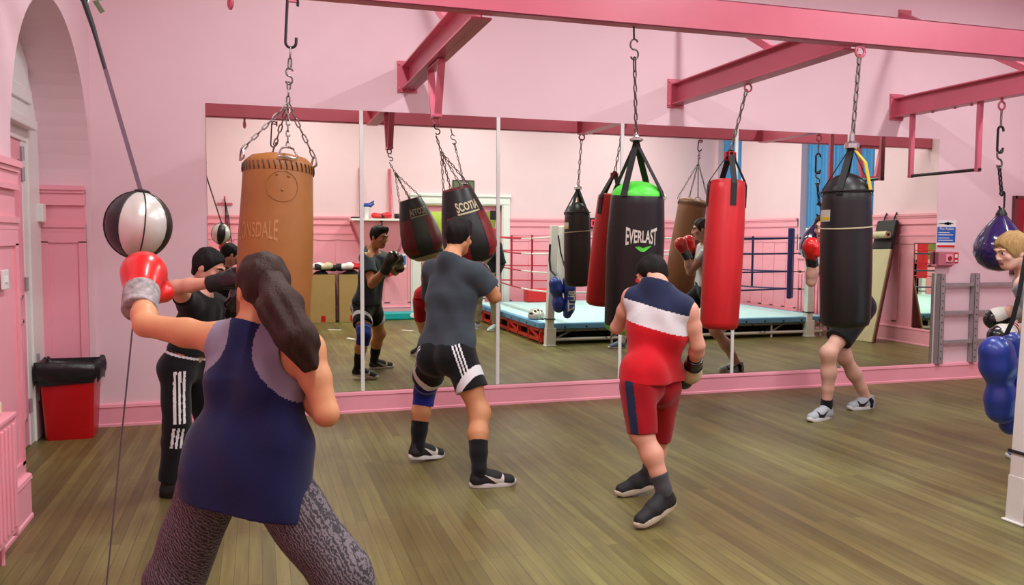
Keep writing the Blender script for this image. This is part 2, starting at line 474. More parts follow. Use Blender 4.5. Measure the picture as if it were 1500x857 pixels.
def wainscot(o, t, n, L, top=1.95, pitch=0.45, caps=True, heads=True, panels=True):
    """board, rails, stiles and cap along a wall: o start on the floor line, t along, n out of the wall"""
    mb = MB(); R = np.stack([V(t), V(n), V(0, 0, 1)], 1); mb.xf(R, o)
    mb.box((0, 0, 0), (L, 0.012, top-0.03))
    if caps:
        mb.box((0, 0, top-0.13), (L, 0.03, top-0.035)); mb.box((0, 0, top-0.035), (L, 0.055, top)); mb.box((0, 0, top-0.06), (L, 0.042, top-0.034))
        mb.box((0, 0, top-0.155), (L, 0.038, top-0.125))
    lr = 1.64
    if top > lr+0.1:
        mb.box((0, 0, lr-0.02), (L, 0.036, lr+0.012)); mb.box((0, 0, lr-0.055), (L, 0.026, lr-0.02))
    hd = min(lr-0.14, top-0.12)
    if panels:
        mb.box((0, 0, hd), (L, 0.024, min(lr, top)-0.05)); mb.box((0, 0, 0.0), (L, 0.024, 0.32))
        n_ = max(1, int(round(L/pitch))); p = L/n_
        for i in range(n_+1):
            w = 0.055
            x0 = max(0, i*p-w); x1 = min(L, i*p+w); mb.box((x0, 0, 0.3), (x1, 0.024, hd+0.01))
    return mb
def skirting(o, t, n, L, h=0.19):
    mb = MB(); R = np.stack([V(t), V(n), V(0, 0, 1)], 1); mb.xf(R, o)
    mb.prism([(0, 0), (0.034, 0), (0.034, 0.018), (0.026, 0.026), (0.026, h-0.035), (0.034, h-0.03), (0.03, h-0.008), (0.016, h), (0, h)], 0, L, R=np.array([[0, 0, 1], [1, 0, 0], [0, 1, 0]]))
    return mb
struct('baseboard_front', skirting((XL, D, 0), (1, 0, 0), (0, -1, 0), XR-XL, 0.188), M['trim'])
struct('trim_1', wainscot((XL, YB, 0), (0, 1, 0), (1, 0, 0), AY0-YB, pitch=0.55), M['trim'])
struct('baseboard_left', skirting((XL+0.02, YB, 0), (0, 1, 0), (1, 0, 0), AY0-YB, 0.25), M['trim'])
# arch jamb panelling: the pieces return past the corner
mb = wainscot((XL-0.37, AY1+0.005, 0), (1, 0, 0), (0, -1, 0), 0.325, pitch=0.35)
struct('trim_2', mb, M['trim'])
mb = wainscot((-0.0+XL-0.0, YB, 0), (1, 0, 0), (0, 1, 0), 2.81-XL, pitch=0.45); struct('trim_3', mb, M['trim'])
mb = wainscot((4.80, YB, 0), (1, 0, 0), (0, 1, 0), XR-4.80, pitch=0.45); struct('trim_4', mb, M['trim'])
struct('baseboard_back', skirting((XL, YB+0.02, 0), (1, 0, 0), (0, 1, 0), 2.81-XL, 0.25), M['trim'])
struct('trim_5', skirting((4.80, YB+0.02, 0), (1, 0, 0), (0, 1, 0), XR-4.8, 0.25), M['trim'])
# wall behind the camera with the door opening
DX0, DX1, DZ = 3.03, 4.65, 2.20
mb = MB().box((XL-0.6, YB-0.2, 0), (DX0, YB, ZC)).box((DX1, YB-0.2, 0), (XR+0.5, YB, ZC)).box((DX0, YB-0.2, DZ), (DX1, YB, ZC))
struct('wall_back', mb, M['wall'])
mb = MB()
for x0, x1 in ((2.815, DX0+0.01), (DX1-0.01, 4.80)):
    mb.box((x0, YB, 0), (x1, YB+0.04, DZ+0.02)); mb.box((x0+0.03, YB, 0), (x1-0.05, YB+0.055, DZ))
mb.box((2.815, YB, DZ), (4.80, YB+0.045, 2.40)); mb.box((2.80, YB, 2.36), (4.815, YB+0.075, 2.41)); mb.box((2.86, YB, DZ+.02), (4.75, YB+0.058, 2.31))
struct('door_frame_back', mb, M['white'], bevel=0.004); bpy.data.objects['door_frame_back'].name = 'trim_6'
# double door: pink leaves with large glazed lights, a pale green corridor beyond
dr = MB(); gl = MB()
for x0, x1 in ((DX0+0.01, 3.835), (3.845, DX1-0.01)):
    y0, y1 = YB-0.12, YB-0.075
    dr.box((x0, y0, 0.01), (x0+0.11, y1, DZ-0.01)); dr.box((x1-0.11, y0, 0.01), (x1, y1, DZ-0.01)); dr.box((x0, y0, DZ-0.13), (x1, y1, DZ-0.01))
    dr.box((x0, y0, 0.01), (x1, y1, 1.10)); gl.box((x0+0.1, y0+0.018, 1.09), (x1-0.1, y0+0.026, DZ-0.12))
d1 = struct('door_1', dr, M['trim'], bevel=0.004)
gl.build('glass_pane', M['glass'], d1)
hb = MB()
for x in (3.76, 3.92): hb.tube([(x, YB-0.075, 1.0), (x, YB-0.03, 1.02), (x, YB-0.03, 1.25), (x, YB-0.075, 1.27)], 0.01)
hb.build('door_handle', M['chrome'], d1)
cl = MB().box((4.42, YB-0.075, 1.92), (4.54, YB-0.01, 2.10)); cl.build('door_closer', M['black'], d1, bevel=0.01)
struct('wall_corridor', MB().box((2.2, YB-1.2, 0), (5.6, YB-1.1, 3.0)), M['lime'])
# right wall: piers, two tall windows with blue curtains
WIN = [(-1.0, -0.10), (1.85, 3.72)]; SILL, HEAD = 1.36, 3.95
mb = MB().box((XR, YB-0.2, 0), (XR+0.35, D, SILL)).box((XR, YB-0.2, HEAD), (XR+0.35, D, ZC))
ys = [YB-0.2]+[v for w in WIN for v in w]+[D]
for i in range(0, len(ys), 2): mb.box((XR, ys[i], SILL), (XR+0.35, ys[i+1], HEAD))
struct('wall_right', mb, M['wall'])
mb = MB()
segs = [(WIN[0][1]+0.04, WIN[1][0]-0.04, 0.37), (WIN[1][1]+0.04, D, 0.52)]
for i, (a, b, p) in enumerate(segs): struct('trim_%d' % (7+i), wainscot((XR, a, 0), (0, 1, 0), (-1, 0, 0), b-a, pitch=p), M['trim'])
for i, (a, b) in enumerate(WIN):
    struct('trim_%d' % (9+i), wainscot((XR, a-0.04, 0), (0, 1, 0), (-1, 0, 0), b-a+0.08, top=SILL+.01, pitch=0.37), M['trim'])
    w = MB(); y0, y1 = a, b
    for (u0, u1, z0, z1) in ((y0, y0+0.07, SILL, HEAD), (y1-0.07, y1, SILL, HEAD), (y0, y1, SILL, SILL+0.07), (y0, y1, HEAD-0.07, HEAD), (y0, y1, 2.62, 2.68), ((y0+y1)/2-0.025, (y0+y1)/2+0.025, SILL, HEAD)):
        w.box((XR+0.22, u0, z0), (XR+0.28, u1, z1))
    wo = struct('window_%d' % (i+1), w, M['white'])
    MB().box((XR+0.245, y0+0.05, SILL+0.05), (XR+0.252, y1-0.05, HEAD-0.05)).build('window_pane', M['glass'], wo)
    c = MB(); n = 90; pts = []
    for k in range(n+1):
        y = y0+0.01+(y1-y0-0.02)*k/n; pts.append((XR+0.13+0.022*math.sin(k*1.1*(y1-y0)/1.0/ (n/60.0))+0.01*math.sin(k*0.37), y))
    for j in range(n):
        (xa, ya), (xb, yb) = pts[j], pts[j+1]
        c.add([(xa, ya, SILL+0.03), (xb, yb, SILL+0.03), (xb, yb, HEAD-0.02), (xa, ya, HEAD-0.02), (xa+.006, ya, SILL+0.03), (xb+.006, yb, SILL+0.03), (xb+.006, yb, HEAD-0.02), (xa+.006, ya, HEAD-0.02)], [(0, 1, 2, 3), (7, 6, 5, 4), (0, 4, 5, 1), (3, 2, 6, 7)])
    c.build('curtain', M['bluecurtain'], wo, smooth=True, angle=80)
    MB().box((XR-0.05, y0-0.05, SILL-0.03), (XR+0.22, y1+0.05, SILL+0.01)).build('window_sill', M['trim'], wo, bevel=0.006)
struct('baseboard_right', skirting((XR-0.02, YB, 0), (0, 1, 0), (-1, 0, 0), D-YB, 0.25), M['trim'])

# door in the arch recess: white stepped frame, transom moulding, pink leaf with hinges
RX = XL-0.39
fr = MB()
fr.box((RX, 6.86, 0), (RX+0.022, 7.34, 2.62)).box((RX, 6.98, 0), (RX+0.034, 7.30, 2.72)).box((RX, 7.16, 0), (RX+0.015, 7.35, 2.9))
fr.box((RX, 5.1, 2.24), (RX+0.03, 7.0, 2.40)).box((RX, 5.1, 2.33), (RX+0.10, 7.0, 2.40)).box((RX, 5.1, 2.52), (RX+0.07, 7.0, 2.62)).box((RX, 5.1, 2.40), (RX+0.05, 7.0, 3.1))
fr.box((RX, 5.2, 0), (RX+0.1, 5.5, 2.4))
fo = struct('door_2', fr, M['white'], bevel=0.006)
lf = MB().box((RX-0.0, 5.5, 0.01), (RX+0.015, 6.86, 2.24))
for a, b, c_, d in ((5.6, 6.76, 0.2, 0.95), (5.6, 6.76, 1.1, 2.1)):
    for q in ((a, b, c_, c_+0.03), (a, b, d-0.03, d), (a, a+0.03, c_, d), (b-0.03, b, c_, d)): lf.box((RX+0.01, q[0], q[2]), (RX+0.028, q[1], q[3]))
lo_ = lf.build('door_leaf', M['trim'], fo, bevel=0.003)
hg = MB()
for z in (0.3, 1.2, 2.0, 2.15): hg.tube([(RX+0.025, 6.865, z-0.05), (RX+0.025, 6.865, z+0.05)], 0.014)
hg.build('hinge', M['steel'], fo)
MB().box((RX+0.02, 7.20, 1.66), (RX+0.075, 7.30, 1.80)).build('latch_box', M['white'], fo, bevel=0.008)
MB().box((RX+0.03, 7.04, 0.30), (RX+0.05, 7.075, 0.66)).build('lock_strip', M['steel'], fo, bevel=0.004)

# mirror: six sheets, white jointing strips between them
MX = [-0.394, 0.878, 2.122, 3.359, 4.607, 5.950, 7.129]; MZ0, MZ1 = 0.19, 2.655
ML = ['leftmost sheet of the wall mirror, behind the tan leather punchbag',
      'wall mirror sheet behind the boxer in the grey t-shirt, second from the left end',
      'wall mirror sheet showing the white ring corner post, third from the left end',
      'wall mirror sheet behind the black punchbag with the lime green top',
      'wall mirror sheet between the long red punchbag and the plain black punchbag',
      'rightmost sheet of the wall mirror, beside the steel wall rack']
for i in range(6):
    a, b = MX[i]+(0.004 if i else 0), MX[i+1]-(0.004 if i < 5 else 0)
    o = MB().box((a, D-0.008, MZ0), (b, D, MZ1)).build('wall_mirror', M['mirror'])
    tag(o, ML[i], 'mirror', 'mirror sheets along the front wall')
for i in range(1, 6):
    struct('trim_%d' % (20+i), MB().box((MX[i]-0.017, D-0.016, MZ0), (MX[i]+0.017, D-0.003, MZ1)), M['white'], bevel=0.003)

# ------------------------------------------------------------------ steel frame under the ceiling
BZ0, BZ1, BY = 2.88, 3.085, 4.85
def ibeam(mb, a, b, w, h, tf=0.012, tw=0.009):
    a = V(a); b = V(b)
    mb.bar(a+V(0, 0, h/2-tf/2), b+V(0, 0, h/2-tf/2), w, tf); mb.bar(a-V(0, 0, h/2-tf/2), b-V(0, 0, h/2-tf/2), w, tf); mb.bar(a, b, tw, h)
mb = MB(); zc = (BZ0+BZ1)/2
# main beam: closed channel facing the camera, open flange towards the mirror
mb.box((XL, BY-0.045, BZ0), (XR, BY-0.034, BZ1)); mb.box((XL, BY-0.045, BZ0), (XR, BY+0.045, BZ0+0.012)); mb.box((XL, BY-0.045, BZ1-0.012), (XR, BY+0.045, BZ1)); mb.box((XL, BY+0.034, BZ0), (XR, BY+0.045, BZ1))
t = thing('ceiling_beam', (4.0, BY, BZ0), 'long pink steel main beam running parallel to the mirror wall overhead', 'beam')
mb.build('beam', M['beam'], t, bevel=0.004)
XB = [1.30, 3.935, 6.56]
LBL = ['pink steel cross beam on the left, with the V bracket under it', 'pink steel cross beam in the middle, carrying the long red punchbag', 'pink steel cross beam on the right, carrying the pull-up bar and teardrop bag']
for i, x in enumerate(XB):
    t = thing('cross_beam', (x, 6.0, BZ0-0.03), LBL[i], 'beam', 'cross beams between the mirror wall and the main beam')
    b = MB(); ibeam(b, (x, BY+0.045, BZ0+0.08), (x, D-0.012, BZ0+0.08), 0.13, 0.205, 0.014); b.build('beam', M['beam'], t, bevel=0.003)
    p = MB().box((x-0.105, D-0.014, BZ0-0.05), (x+0.075, D, BZ1-.0+0.02)); p.build('wall_plate', M['beam'], t, bevel=0.003)
    for dx in (-0.085, 0.055):
        for z in (BZ0-0.02, BZ1-0.01): MB().lathe([(0.013, 0), (0.013, 0.012), (0.006, 0.014)], 6, R=frame((0, -1, 0)), o=(x+dx, D-0.014, z)).build('bolt', M['beam'], t)
    s = MB().bar((x, D-0.02, 3.93), (x, 5.82, BZ1-0.02), 0.05, 0.06); s.box((x-0.03, D-0.014, 3.86), (x+0.13, D, 3.99)); s.build('tie_strut', M['beam'], t, bevel=0.003)
# ------------------------------------------------------------------ hanging bags
def axis_frame(top, bot):
    """matrix with z up along the bag axis, y away from the camera; origin at the top centre"""
    z = norm(V(top)-V(bot)); y = norm(V(0, 1, 0)-z*z[1]); x = np.cross(y, z)
    return np.stack([x, y, z], 1)
def wrap_text(mb, txt, rfun, zc, width, ang, size, bold=0.0, flare=0.0, off=0.003, sq=1.0, slant=0.0):
    """lettering laid round a bag of radius rfun(z); ang = azimuth of the middle (0 = +x, -90 = towards the camera)"""
    vs, fs = text_mesh(txt, 1.0, bold)
    vs, fs = subdiv(vs, fs, 1)
    x = vs[:, 0]; w = x.max()-x.min(); xc = (x.max()+x.min())/2; y = vs[:, 1]; yh = y.max()-y.min(); yc = (y.max()+y.min())/2
    xn = (x-xc)/w; yn = (y-yc)/yh*size*(1+flare*(2*xn)**2)
    out = []
    for a, b in zip(xn, yn):
        z = zc+b+slant*a*width; r = rfun(z)+off; th = math.radians(ang)+a*width/r
        out.append((r*math.cos(th)*sq, r*math.sin(th)*sq, z))
    mb.add(out, fs)
def arc_patch(mb, rfun, z0, z1, a0, a1, off, n=14, nz=2):
    vs = []; fs = []
    for j in range(nz+1):
        z = z0+(z1-z0)*j/nz
        for i in range(n+1):
            th = math.radians(a0+(a1-a0)*i/n); r = rfun(z)+off; vs.append((r*math.cos(th), r*math.sin(th), z))
    for j in range(nz):
        for i in range(n): fs.append((j*(n+1)+i, j*(n+1)+i+1, (j+1)*(n+1)+i+1, (j+1)*(n+1)+i))
    mb.add(vs, fs)
def interp(prof):
    p = sorted((z, r) for r, z in prof); zs = [a for a, _ in p]; rs = [b for _, b in p]
    return lambda z: float(np.interp(z, zs, rs))

def leather_bag(name, hook_top, apex, top, bot, r, label, m, hookm, logo=None, group=None):
    R = axis_frame(top, bot); L = np.linalg.norm(V(top)-V(bot))
    t = thing(name, bot, label, 'punchbag', group)
    prof = [(0.02, -L-0.012), (r*0.72, -L-0.004), (r*0.93, -L+0.02), (r*1.0, -L+0.06), (r*1.06, -L*0.62), (r*1.05, -L*0.4), (r*1.0, -L*0.16), (r*0.985, -0.05), (r*0.97, -0.03)]
    b = MB().xf(R, top); b.lathe(prof, 44); b.build('body', m, t, smooth=True)
    c = MB().xf(R, top); c.lathe([(r*0.995, -0.055), (r*1.0, -0.03), (r*0.985, -0.008), (r*0.95, 0.004), (r*0.80, 0.030), (r*0.5, 0.045), (0.01, 0.05)], 44, cap=False); c.build('top_cover', m, t, smooth=True)
    s = MB().xf(R, top)
    for k in range(40):
        a = 2*PI*k/40; s.tube([(r*1.0*math.cos(a), r*1.0*math.sin(a), -0.012), (r*1.012*math.cos(a+.05), r*1.012*math.sin(a+.05), -0.04), (r*1.0*math.cos(a+.06), r*1.0*math.sin(a+.06), -0.056)], 0.003, 5)
    s.build('lacing', M['dark_chain'], t)
    ap = V(apex)
    for k in range(4):
        a = math.radians(-90+90*k+12); p = R@V(r*0.97*math.cos(a), r*0.97*math.sin(a), 0.035)+V(top)
        rad = R@V(math.cos(a), math.sin(a), 0); tan = R@V(-math.sin(a), math.cos(a), 0); up = R[:, 2]; q = p+rad*0.012
        d = MB().tube([q-tan*0.045-up*0.03, q+tan*0.045-up*0.03, q+tan*0.05-up*0.018, q+tan*0.03+up*0.016, q+up*0.026, q-tan*0.03+up*0.016, q-tan*0.05-up*0.018], 0.006, 6, closed=True)
        d.build('d_ring', M['chrome'], t, smooth=True)
        MB().chain(q+up*0.02, ap, 0.052, 0.026, 0.0042).build('chain', M['chain'], t, smooth=True)
    h = V(hook_top); dirn = norm(h-ap); Lh = np.linalg.norm(h-ap)
    MB().chain(ap, ap+dirn*Lh*0.20, 0.05, 0.026, 0.0045).build('chain', M['chain'], t, smooth=True)
    MB().shook(ap+dirn*Lh*0.33, ap+dirn*Lh*0.18, 0.018, 0.0055, (1, 0, 0)).build('s_hook', hookm, t, smooth=True)
    MB().chain(ap+dirn*Lh*0.32, ap+dirn*Lh*0.52, 0.08, 0.026, 0.005).build('shackle', M['chain'], t, smooth=True)
    MB().chook(ap+dirn*Lh*1.0, ap+dirn*Lh*0.52, 0.028, 0.008, (1, 0, 0)).build('hanger_hook', M['dark_chain'], t, smooth=True)
    MB().tube([h+V(-0.03, 0, 0.0), h+V(-0.022, 0, -0.028), h+V(0.022, 0, -0.028), h+V(0.03, 0, 0.0)], 0.009, 7).build('eye_bolt', M['beam'], t, smooth=True)
    rf = interp(prof)
    if logo:
        g = MB().xf(R, top)
        wrap_text(g, logo, rf, -0.375, 0.24, -124, 0.080, 0.012, 0.45, 0.002); g.build('logo', M['logo_faded'], t)
        g = MB().xf(R, top); pts = []
        for k in range(36):
            a = 2*PI*k/36; x = 0.082*math.cos(a); z = -0.145+0.080*math.sin(a); th = math.radians(-84)+x/r; rr = rf(z)+0.0015; pts.append((rr*math.cos(th), rr*math.sin(th), z))
        g.tube(pts, 0.0022, 5, closed=True)
        for dx, dz in ((-0.03, -0.085), (0.03, -0.09), (0.0, -0.165)):
            th = math.radians(-84)+dx/r; rr = rf(dz); g.ball((rr*math.cos(th), rr*math.sin(th), dz), 0.008, 8, 6)
        g.build('stamped_badge', M['tan'], t, smooth=True)
    return t

leather_bag('punchbag', (0.205, 4.80, 2.87), (0.170, 4.73, 2.275), (0.115, 4.68, 1.945), (0.070, 4.60, 0.985), 0.186,
            'tan leather punchbag on chains, behind the person in the navy vest', M['tan'], M['chain'], 'LONSDALE', 'leather punchbags')
leather_bag('punchbag', (5.66, 4.82, 2.87), (5.65, 4.79, 2.57), (5.63, 4.70, 2.06), (5.465, 4.58, 0.62), 0.195,
            'long brown leather punchbag seen only in the mirror, left of the long red bag', M['tan_dark'], M['dark_chain'], None, 'leather punchbags')

def strap_bag(name, hook, apex, top, bot, r, label, m, topm, straps, strapm, cone=0.10, taper=0.97, cat='punchbag', botm=None, azim=(-60, 30, 120, 210), sw=0.04, drop=0.14, chain_len=None, top_fill=True, buckles=None):
    R = axis_frame(top, bot); L = np.linalg.norm(V(top)-V(bot))
    t = thing(name, bot, label, cat)
    prof = [(0.02, -L-0.006), (r*0.75, -L), (r*0.93, -L+0.02), (r*1.0, -L+0.055), (r*1.035, -L*0.6), (r*1.03, -L*0.3), (r*taper, -0.07), (r*taper*0.985, -0.02), (r*taper*0.93, 0.0)]
    b = MB().xf(R, top); b.lathe(prof, 44); b.build('body', m, t, smooth=True)
    if botm is not None:
        c = MB().xf(R, top); c.lathe([(0.02, -L-0.010), (r*0.76, -L-0.004), (r*0.955, -L+0.02), (r*1.015, -L+0.05)], 44, cap=True); c.build('base_cap', botm, t, smooth=True)
    if top_fill:
        c = MB().xf(R, top); n = 44
        c.lathe([(r*taper*0.965, -0.012), (r*taper*0.95, 0.012), (r*0.72, 0.012+cone*0.42), (r*0.45, 0.01+cone*0.75), (0.01, cone*1.02)], n, cap=False)
        c.build('top_cover', topm, t, smooth=True)
    ap = V(apex); rf = interp(prof)
    for a in azim:
        th = math.radians(a); rad = V(math.cos(th), math.sin(th), 0)
        p1 = R@(rad*(rf(-drop)+0.004)+V(0, 0, -drop))+V(top); p2 = R@(rad*(r*taper+0.006)+V(0, 0, -0.015))+V(top); p3 = R@(rad*(r*taper*0.93+0.004)+V(0, 0, 0.02))+V(top)
        side = R@V(-math.sin(th), math.cos(th), 0)
        MB().ribbon([p1, p2, p3, p3*0.5+ap*0.5, ap], sw, 0.005, side).build('strap', strapm, t)
    if buckles is not None:
        for a in azim:
            th = math.radians(a); rad = V(math.cos(th), math.sin(th), 0); q = R@(rad*r*taper*0.4)+ap*0.55+V(top)*0.45
            q = ap*0.82+(R@(rad*r*taper*0.93)+V(top))*0.18
            MB().tube([q+V(-0.02, 0, 0.03), q+V(0.02, 0, 0.03), q+V(0.024, 0, -0.03), q+V(-0.024, 0, -0.03)], 0.008, 6, closed=True).build('buckle', buckles, t, smooth=True)
    h = V(hook)
    return t, R, rf, ap, h

# --- black bag with the lime top
t, R, rf, ap, h = strap_bag('punchbag', (2.26, 4.82, 2.875), tuple(at(932, 208, 5.02)), tuple(at(934, 284, 5.10)), tuple(at(925, 486, 5.16)), 0.186,
    'black punchbag with lime green top and white lettering on its front', M['black'], M['green'], 4, M['blackweb'], cone=0.085, botm=M['green'], azim=(-52, 215, 40, 130), sw=0.045, drop=0.0)
g = MB().xf(R, at(934, 284, 5.10)); wrap_text(g, 'EVERLAST', rf, -0.275, 0.215, -103, 0.080, 0.022, 0.55, 0.0025); g.build('logo', M['logo'], t)
g = MB().xf(R, at(934, 284, 5.10))
def patch_poly(mb, rf, pts, zc, ang, off=0.003):
    vs, fs = subdiv([(x, z, 0) for x, z in pts], [tuple(range(len(pts)))], 0)
    out = []
    for x, z, _ in vs: r = rf(zc+z)+off; th = math.radians(ang)+x/r; out.append((r*math.cos(th), r*math.sin(th), zc+z))
    mb.add(out, fs)
for poly in ([(-0.05, 0.012), (-0.02, 0.016), (0.0, 0.006), (-0.005, -0.006)], [(-0.03, -0.002), (0.0, 0.006), (0.055, 0.022), (0.06, 0.018), (0.012, -0.018), (-0.008, -0.018)], [(-0.05, 0.012), (-0.005, -0.006), (-0.012, -0.018), (-0.03, -0.006)]):
    patch_poly(g, rf, poly, -0.355, -101)
g.build('logo_mark', M['logo_green'], t)
g = MB().xf(R, at(934, 284, 5.10)); arc_patch(g, rf, -0.575, -0.525, -112, -98, 0.003, 4, 1); g.build('red_patch', M['red'], t)
g = MB().xf(R, at(934, 284, 5.10)); g.ball((0.13, -0.11, -0.015), (0.03, 0.012, 0.025)); g.build('silver_tab', M['silver'], t, smooth=True)
dd = norm(h-ap); Lh = np.linalg.norm(h-ap)
MB().lathe([(0.03, 0), (0.045, 0.01), (0.045, 0.02), (0.02, 0.03), (0.012, 0.06)], 16, o=ap+V(0, 0, 0.0)).build('swivel', M['chrome'], t, smooth=True)
MB().chain(ap+dd*0.05, ap+dd*Lh*0.63, 0.055, 0.028, 0.005).build('chain', M['chain'], t, smooth=True)
MB().shook(ap+dd*Lh*0.89, ap+dd*Lh*0.72, 0.026, 0.006, (1, 0, 0)).build('s_hook', M['chain'], t, smooth=True)
MB().chain(ap+dd*Lh*0.62, ap+dd*Lh*0.74, 0.09, 0.024, 0.005).build('shackle', M['dark_chain'], t, smooth=True)
MB().tube([ap+dd*Lh*0.885, h], 0.006, 6).build('hanger_rod', M['dark_chain'], t, smooth=True)

# --- long red bag
rt, rb = V(3.78, 6.19, 2.02), V(3.682, 6.112, 0.80)
t, R, rf, ap, h = strap_bag('punchbag', (3.935, 6.15, 2.85), (3.815, 6.20, 2.30), rt, rb, 0.158,
    'long plain red punchbag on black straps, hanging in front of the mirror', M['red'], M['red'], 4, M['blackweb'], cone=0.03, azim=(-100, -20, 80, 160), sw=0.05, drop=0.20, buckles=M['signred'])
dd = norm(h-ap); Lh = np.linalg.norm(h-ap)
MB().chain(ap, ap+dd*(Lh-0.05), 0.072, 0.036, 0.006).build('chain', M['chain'], t, smooth=True)
MB().ring(h+V(0, 0, -0.035), 0.033, 0.008).build('eye_bolt', M['beam'], t, smooth=True)
g = MB().xf(R, rt)
for k in range(26):
    a = 2*PI*k/26; g.tube([(0.150*math.cos(a), 0.150*math.sin(a), -0.03), (0.135*math.cos(a), 0.135*math.sin(a), 0.004), (0.08*math.cos(a), 0.08*math.sin(a), 0.026)], [0.004, 0.006, 0.004], 5)
g.build('gathers', M['red'], t, smooth=True)

# --- plain black bag with the yellow strap
bt, bb = V(3.900, 4.85, 1.885), V(3.916, 4.845, 0.945)
t, R, rf, ap, h = strap_bag('punchbag', (3.96, 4.83, 2.875), (3.915, 4.83, 2.20), bt, bb, 0.166,
    'plain black punchbag with a yellow strap and a cord tied round it', M['black'], M['black'], 4, M['blackweb'], cone=0.13, azim=(215, 140, 60, -40), sw=0.045, drop=0.03)
dd = norm(h-ap); Lh = np.linalg.norm(h-ap)
th = math.radians(-62); rad = V(math.cos(th), math.sin(th), 0)
MB().ribbon([ap+V(0.01, -0.03, -0.04), ap*.55+(R@(rad*0.16)+bt)*.45+V(0.02, -0.03, 0.02), R@(rad*0.165+V(0, 0, 0.0))+bt], 0.045, 0.006, R@V(-math.sin(th), math.cos(th), 0)).build('yellow_strap', M['yellow'], t)
pts = [R@V((rf(-0.245)+0.006)*math.cos(2*PI*k/40), (rf(-0.245)+0.006)*math.sin(2*PI*k/40), -0.245+0.012*math.sin(2*PI*k/40+1))+bt for k in range(40)]
MB().tube(pts, 0.005, 5, closed=True).build('cord', M['gold'], t, smooth=True)
g = MB().xf(R, bt); arc_patch(g, rf, -0.205, -0.125, -208, -166, 0.003, 8, 1); g.build('label_patch', M['silver'], t)
g = MB().xf(R, bt); arc_patch(g, rf, -0.195, -0.175, -206, -168, 0.005, 8, 1); g.build('label_stripe', M['yellow'], t)
MB().tube([R@V(0.17*math.cos(a), 0.17*math.sin(a), 0.0)+bt for a in [2*PI*k/30 for k in range(30)]], 0.006, 5, closed=True).build('rim_piping', M['black'], t, smooth=True)
MB().chain(ap+dd*0.04, ap+dd*(Lh-0.06), 0.080, 0.038, 0.0065).build('chain', M['chain'], t, smooth=True)
MB().lathe([(0.035, -0.03), (0.05, -0.02), (0.05, 0.01), (0.02, 0.03), (0.016, 0.08)], 16, o=ap).build('swivel', M['chrome'], t, smooth=True)
MB().ring(h+V(0, 0, -0.038), 0.036, 0.010).build('eye_bolt', M['beam'], t, smooth=True)

# --- V bracket and maize bag
t = thing('hanging_bracket', (1.35, 6.22, 2.5), 'pink steel V bracket under the left cross beam, holding the maize bag', 'bracket')
b = MB()
for yy in (6.02, 6.42): b.bar((1.30, yy, 2.85), (1.30, 6.22+(yy-6.22)*0.32, 2.47), 0.055, 0.02, hint=(0, 1, 0))
b.bar((1.30, 6.14, 2.462), (1.30, 6.30, 2.462), 0.06, 0.022); b.bar((1.30, 6.0, 2.845), (1.30, 6.44, 2.845), 0.06, 0.012)
b.build('bracket_frame', M['beam'], t, bevel=0.003)
MB().ring((1.30, 6.22, 2.43), 0.022, 0.007).build('eye_bolt', M['beam'], t, smooth=True)
mt, mbm = V(1.49, 6.36, 1.935), V(1.655, 6.40, 1.335)
R = axis_frame(mt, mbm); L = np.linalg.norm(mt-mbm)
t = thing('maize_bag', mbm, 'swinging teardrop maize bag with black and maroon panels, beside the man in grey', 'punchbag')
pf = [(0.02, -L-0.012), (0.09, -L), (0.165, -L+0.05), (0.207, -L+0.13), (0.212, -L+0.19), (0.196, -L*0.5), (0.160, -L*0.25), (0.118, -0.01), (0.112, 0.0)]
rf = interp(pf)
def sector(prof, a0, a1, n, z_lo, z_hi, off=0.0):
    zs = [z_lo+(z_hi-z_lo)*i/14 for i in range(15)]; vs = []; fs = []
    for z in zs:
        for k in range(n+1):
            a = math.radians(a0+(a1-a0)*k/n); r = rf(z)+off; vs.append((r*math.cos(a), r*math.sin(a), z))
    for i in range(14):
        for k in range(n): fs.append((i*(n+1)+k, i*(n+1)+k+1, (i+1)*(n+1)+k+1, (i+1)*(n+1)+k))
    return vs, fs
b = MB().xf(R, mt); b.lathe(pf, 48); b.build('body', M['black'], t, smooth=True)
for k in range(4):
    s = MB().xf(R, mt); a0 = -62+k*90; s.add(*sector(pf, a0, a0+45, 10, -L+0.07, -0.20, 0.002)); s.build('maroon_panel', M['red_dark'], t, smooth=True)
s = MB().xf(R, mt); s.lathe([(0.02, -L-0.014), (0.092, -L-0.002), (0.150, -L+0.04)], 40); s.build('base_panel', M['cream'], t, smooth=True)
s = MB().xf(R, mt); s.lathe([(0.113, -0.004), (0.112, 0.006), (0.05, -0.02), (0.01, -0.03)], 40, cap=False); s.build('top_cover', M['red_dark'], t, smooth=True)
for az in (-84, 84):
    g = MB().xf(R, mt); wrap_text(g, 'SCOTIA', rf, -0.135, 0.19, az, 0.062, 0.03, 0.35, 0.003); g.build('logo', M['gold'], t)
    g = MB().xf(R, mt); arc_patch(g, rf, -0.192, -0.180, az-33, az+33, 0.003, 8, 1); g.build('logo_bar', M['gold'], t)
hk = V(1.30, 6.22, 2.41); apx = hk+(mt-hk)*0.42+V(-0.03, 0, 0.0)
for k in range(4):
    a = math.radians(-80+90*k); p = R@V(0.112*math.cos(a), 0.112*math.sin(a), 0.0)+mt
    MB().chain(p, apx, 0.042, 0.022, 0.0036).build('chain', M['chain'], t, smooth=True)
MB().chain(apx, hk+V(0, 0, -0.09), 0.042, 0.022, 0.0036).build('chain', M['dark_chain'], t, smooth=True)
MB().shook(hk, hk+(apx-hk)*0.38, 0.018, 0.005, (1, 0, 0)).build('s_hook', M['dark_chain'], t, smooth=True)

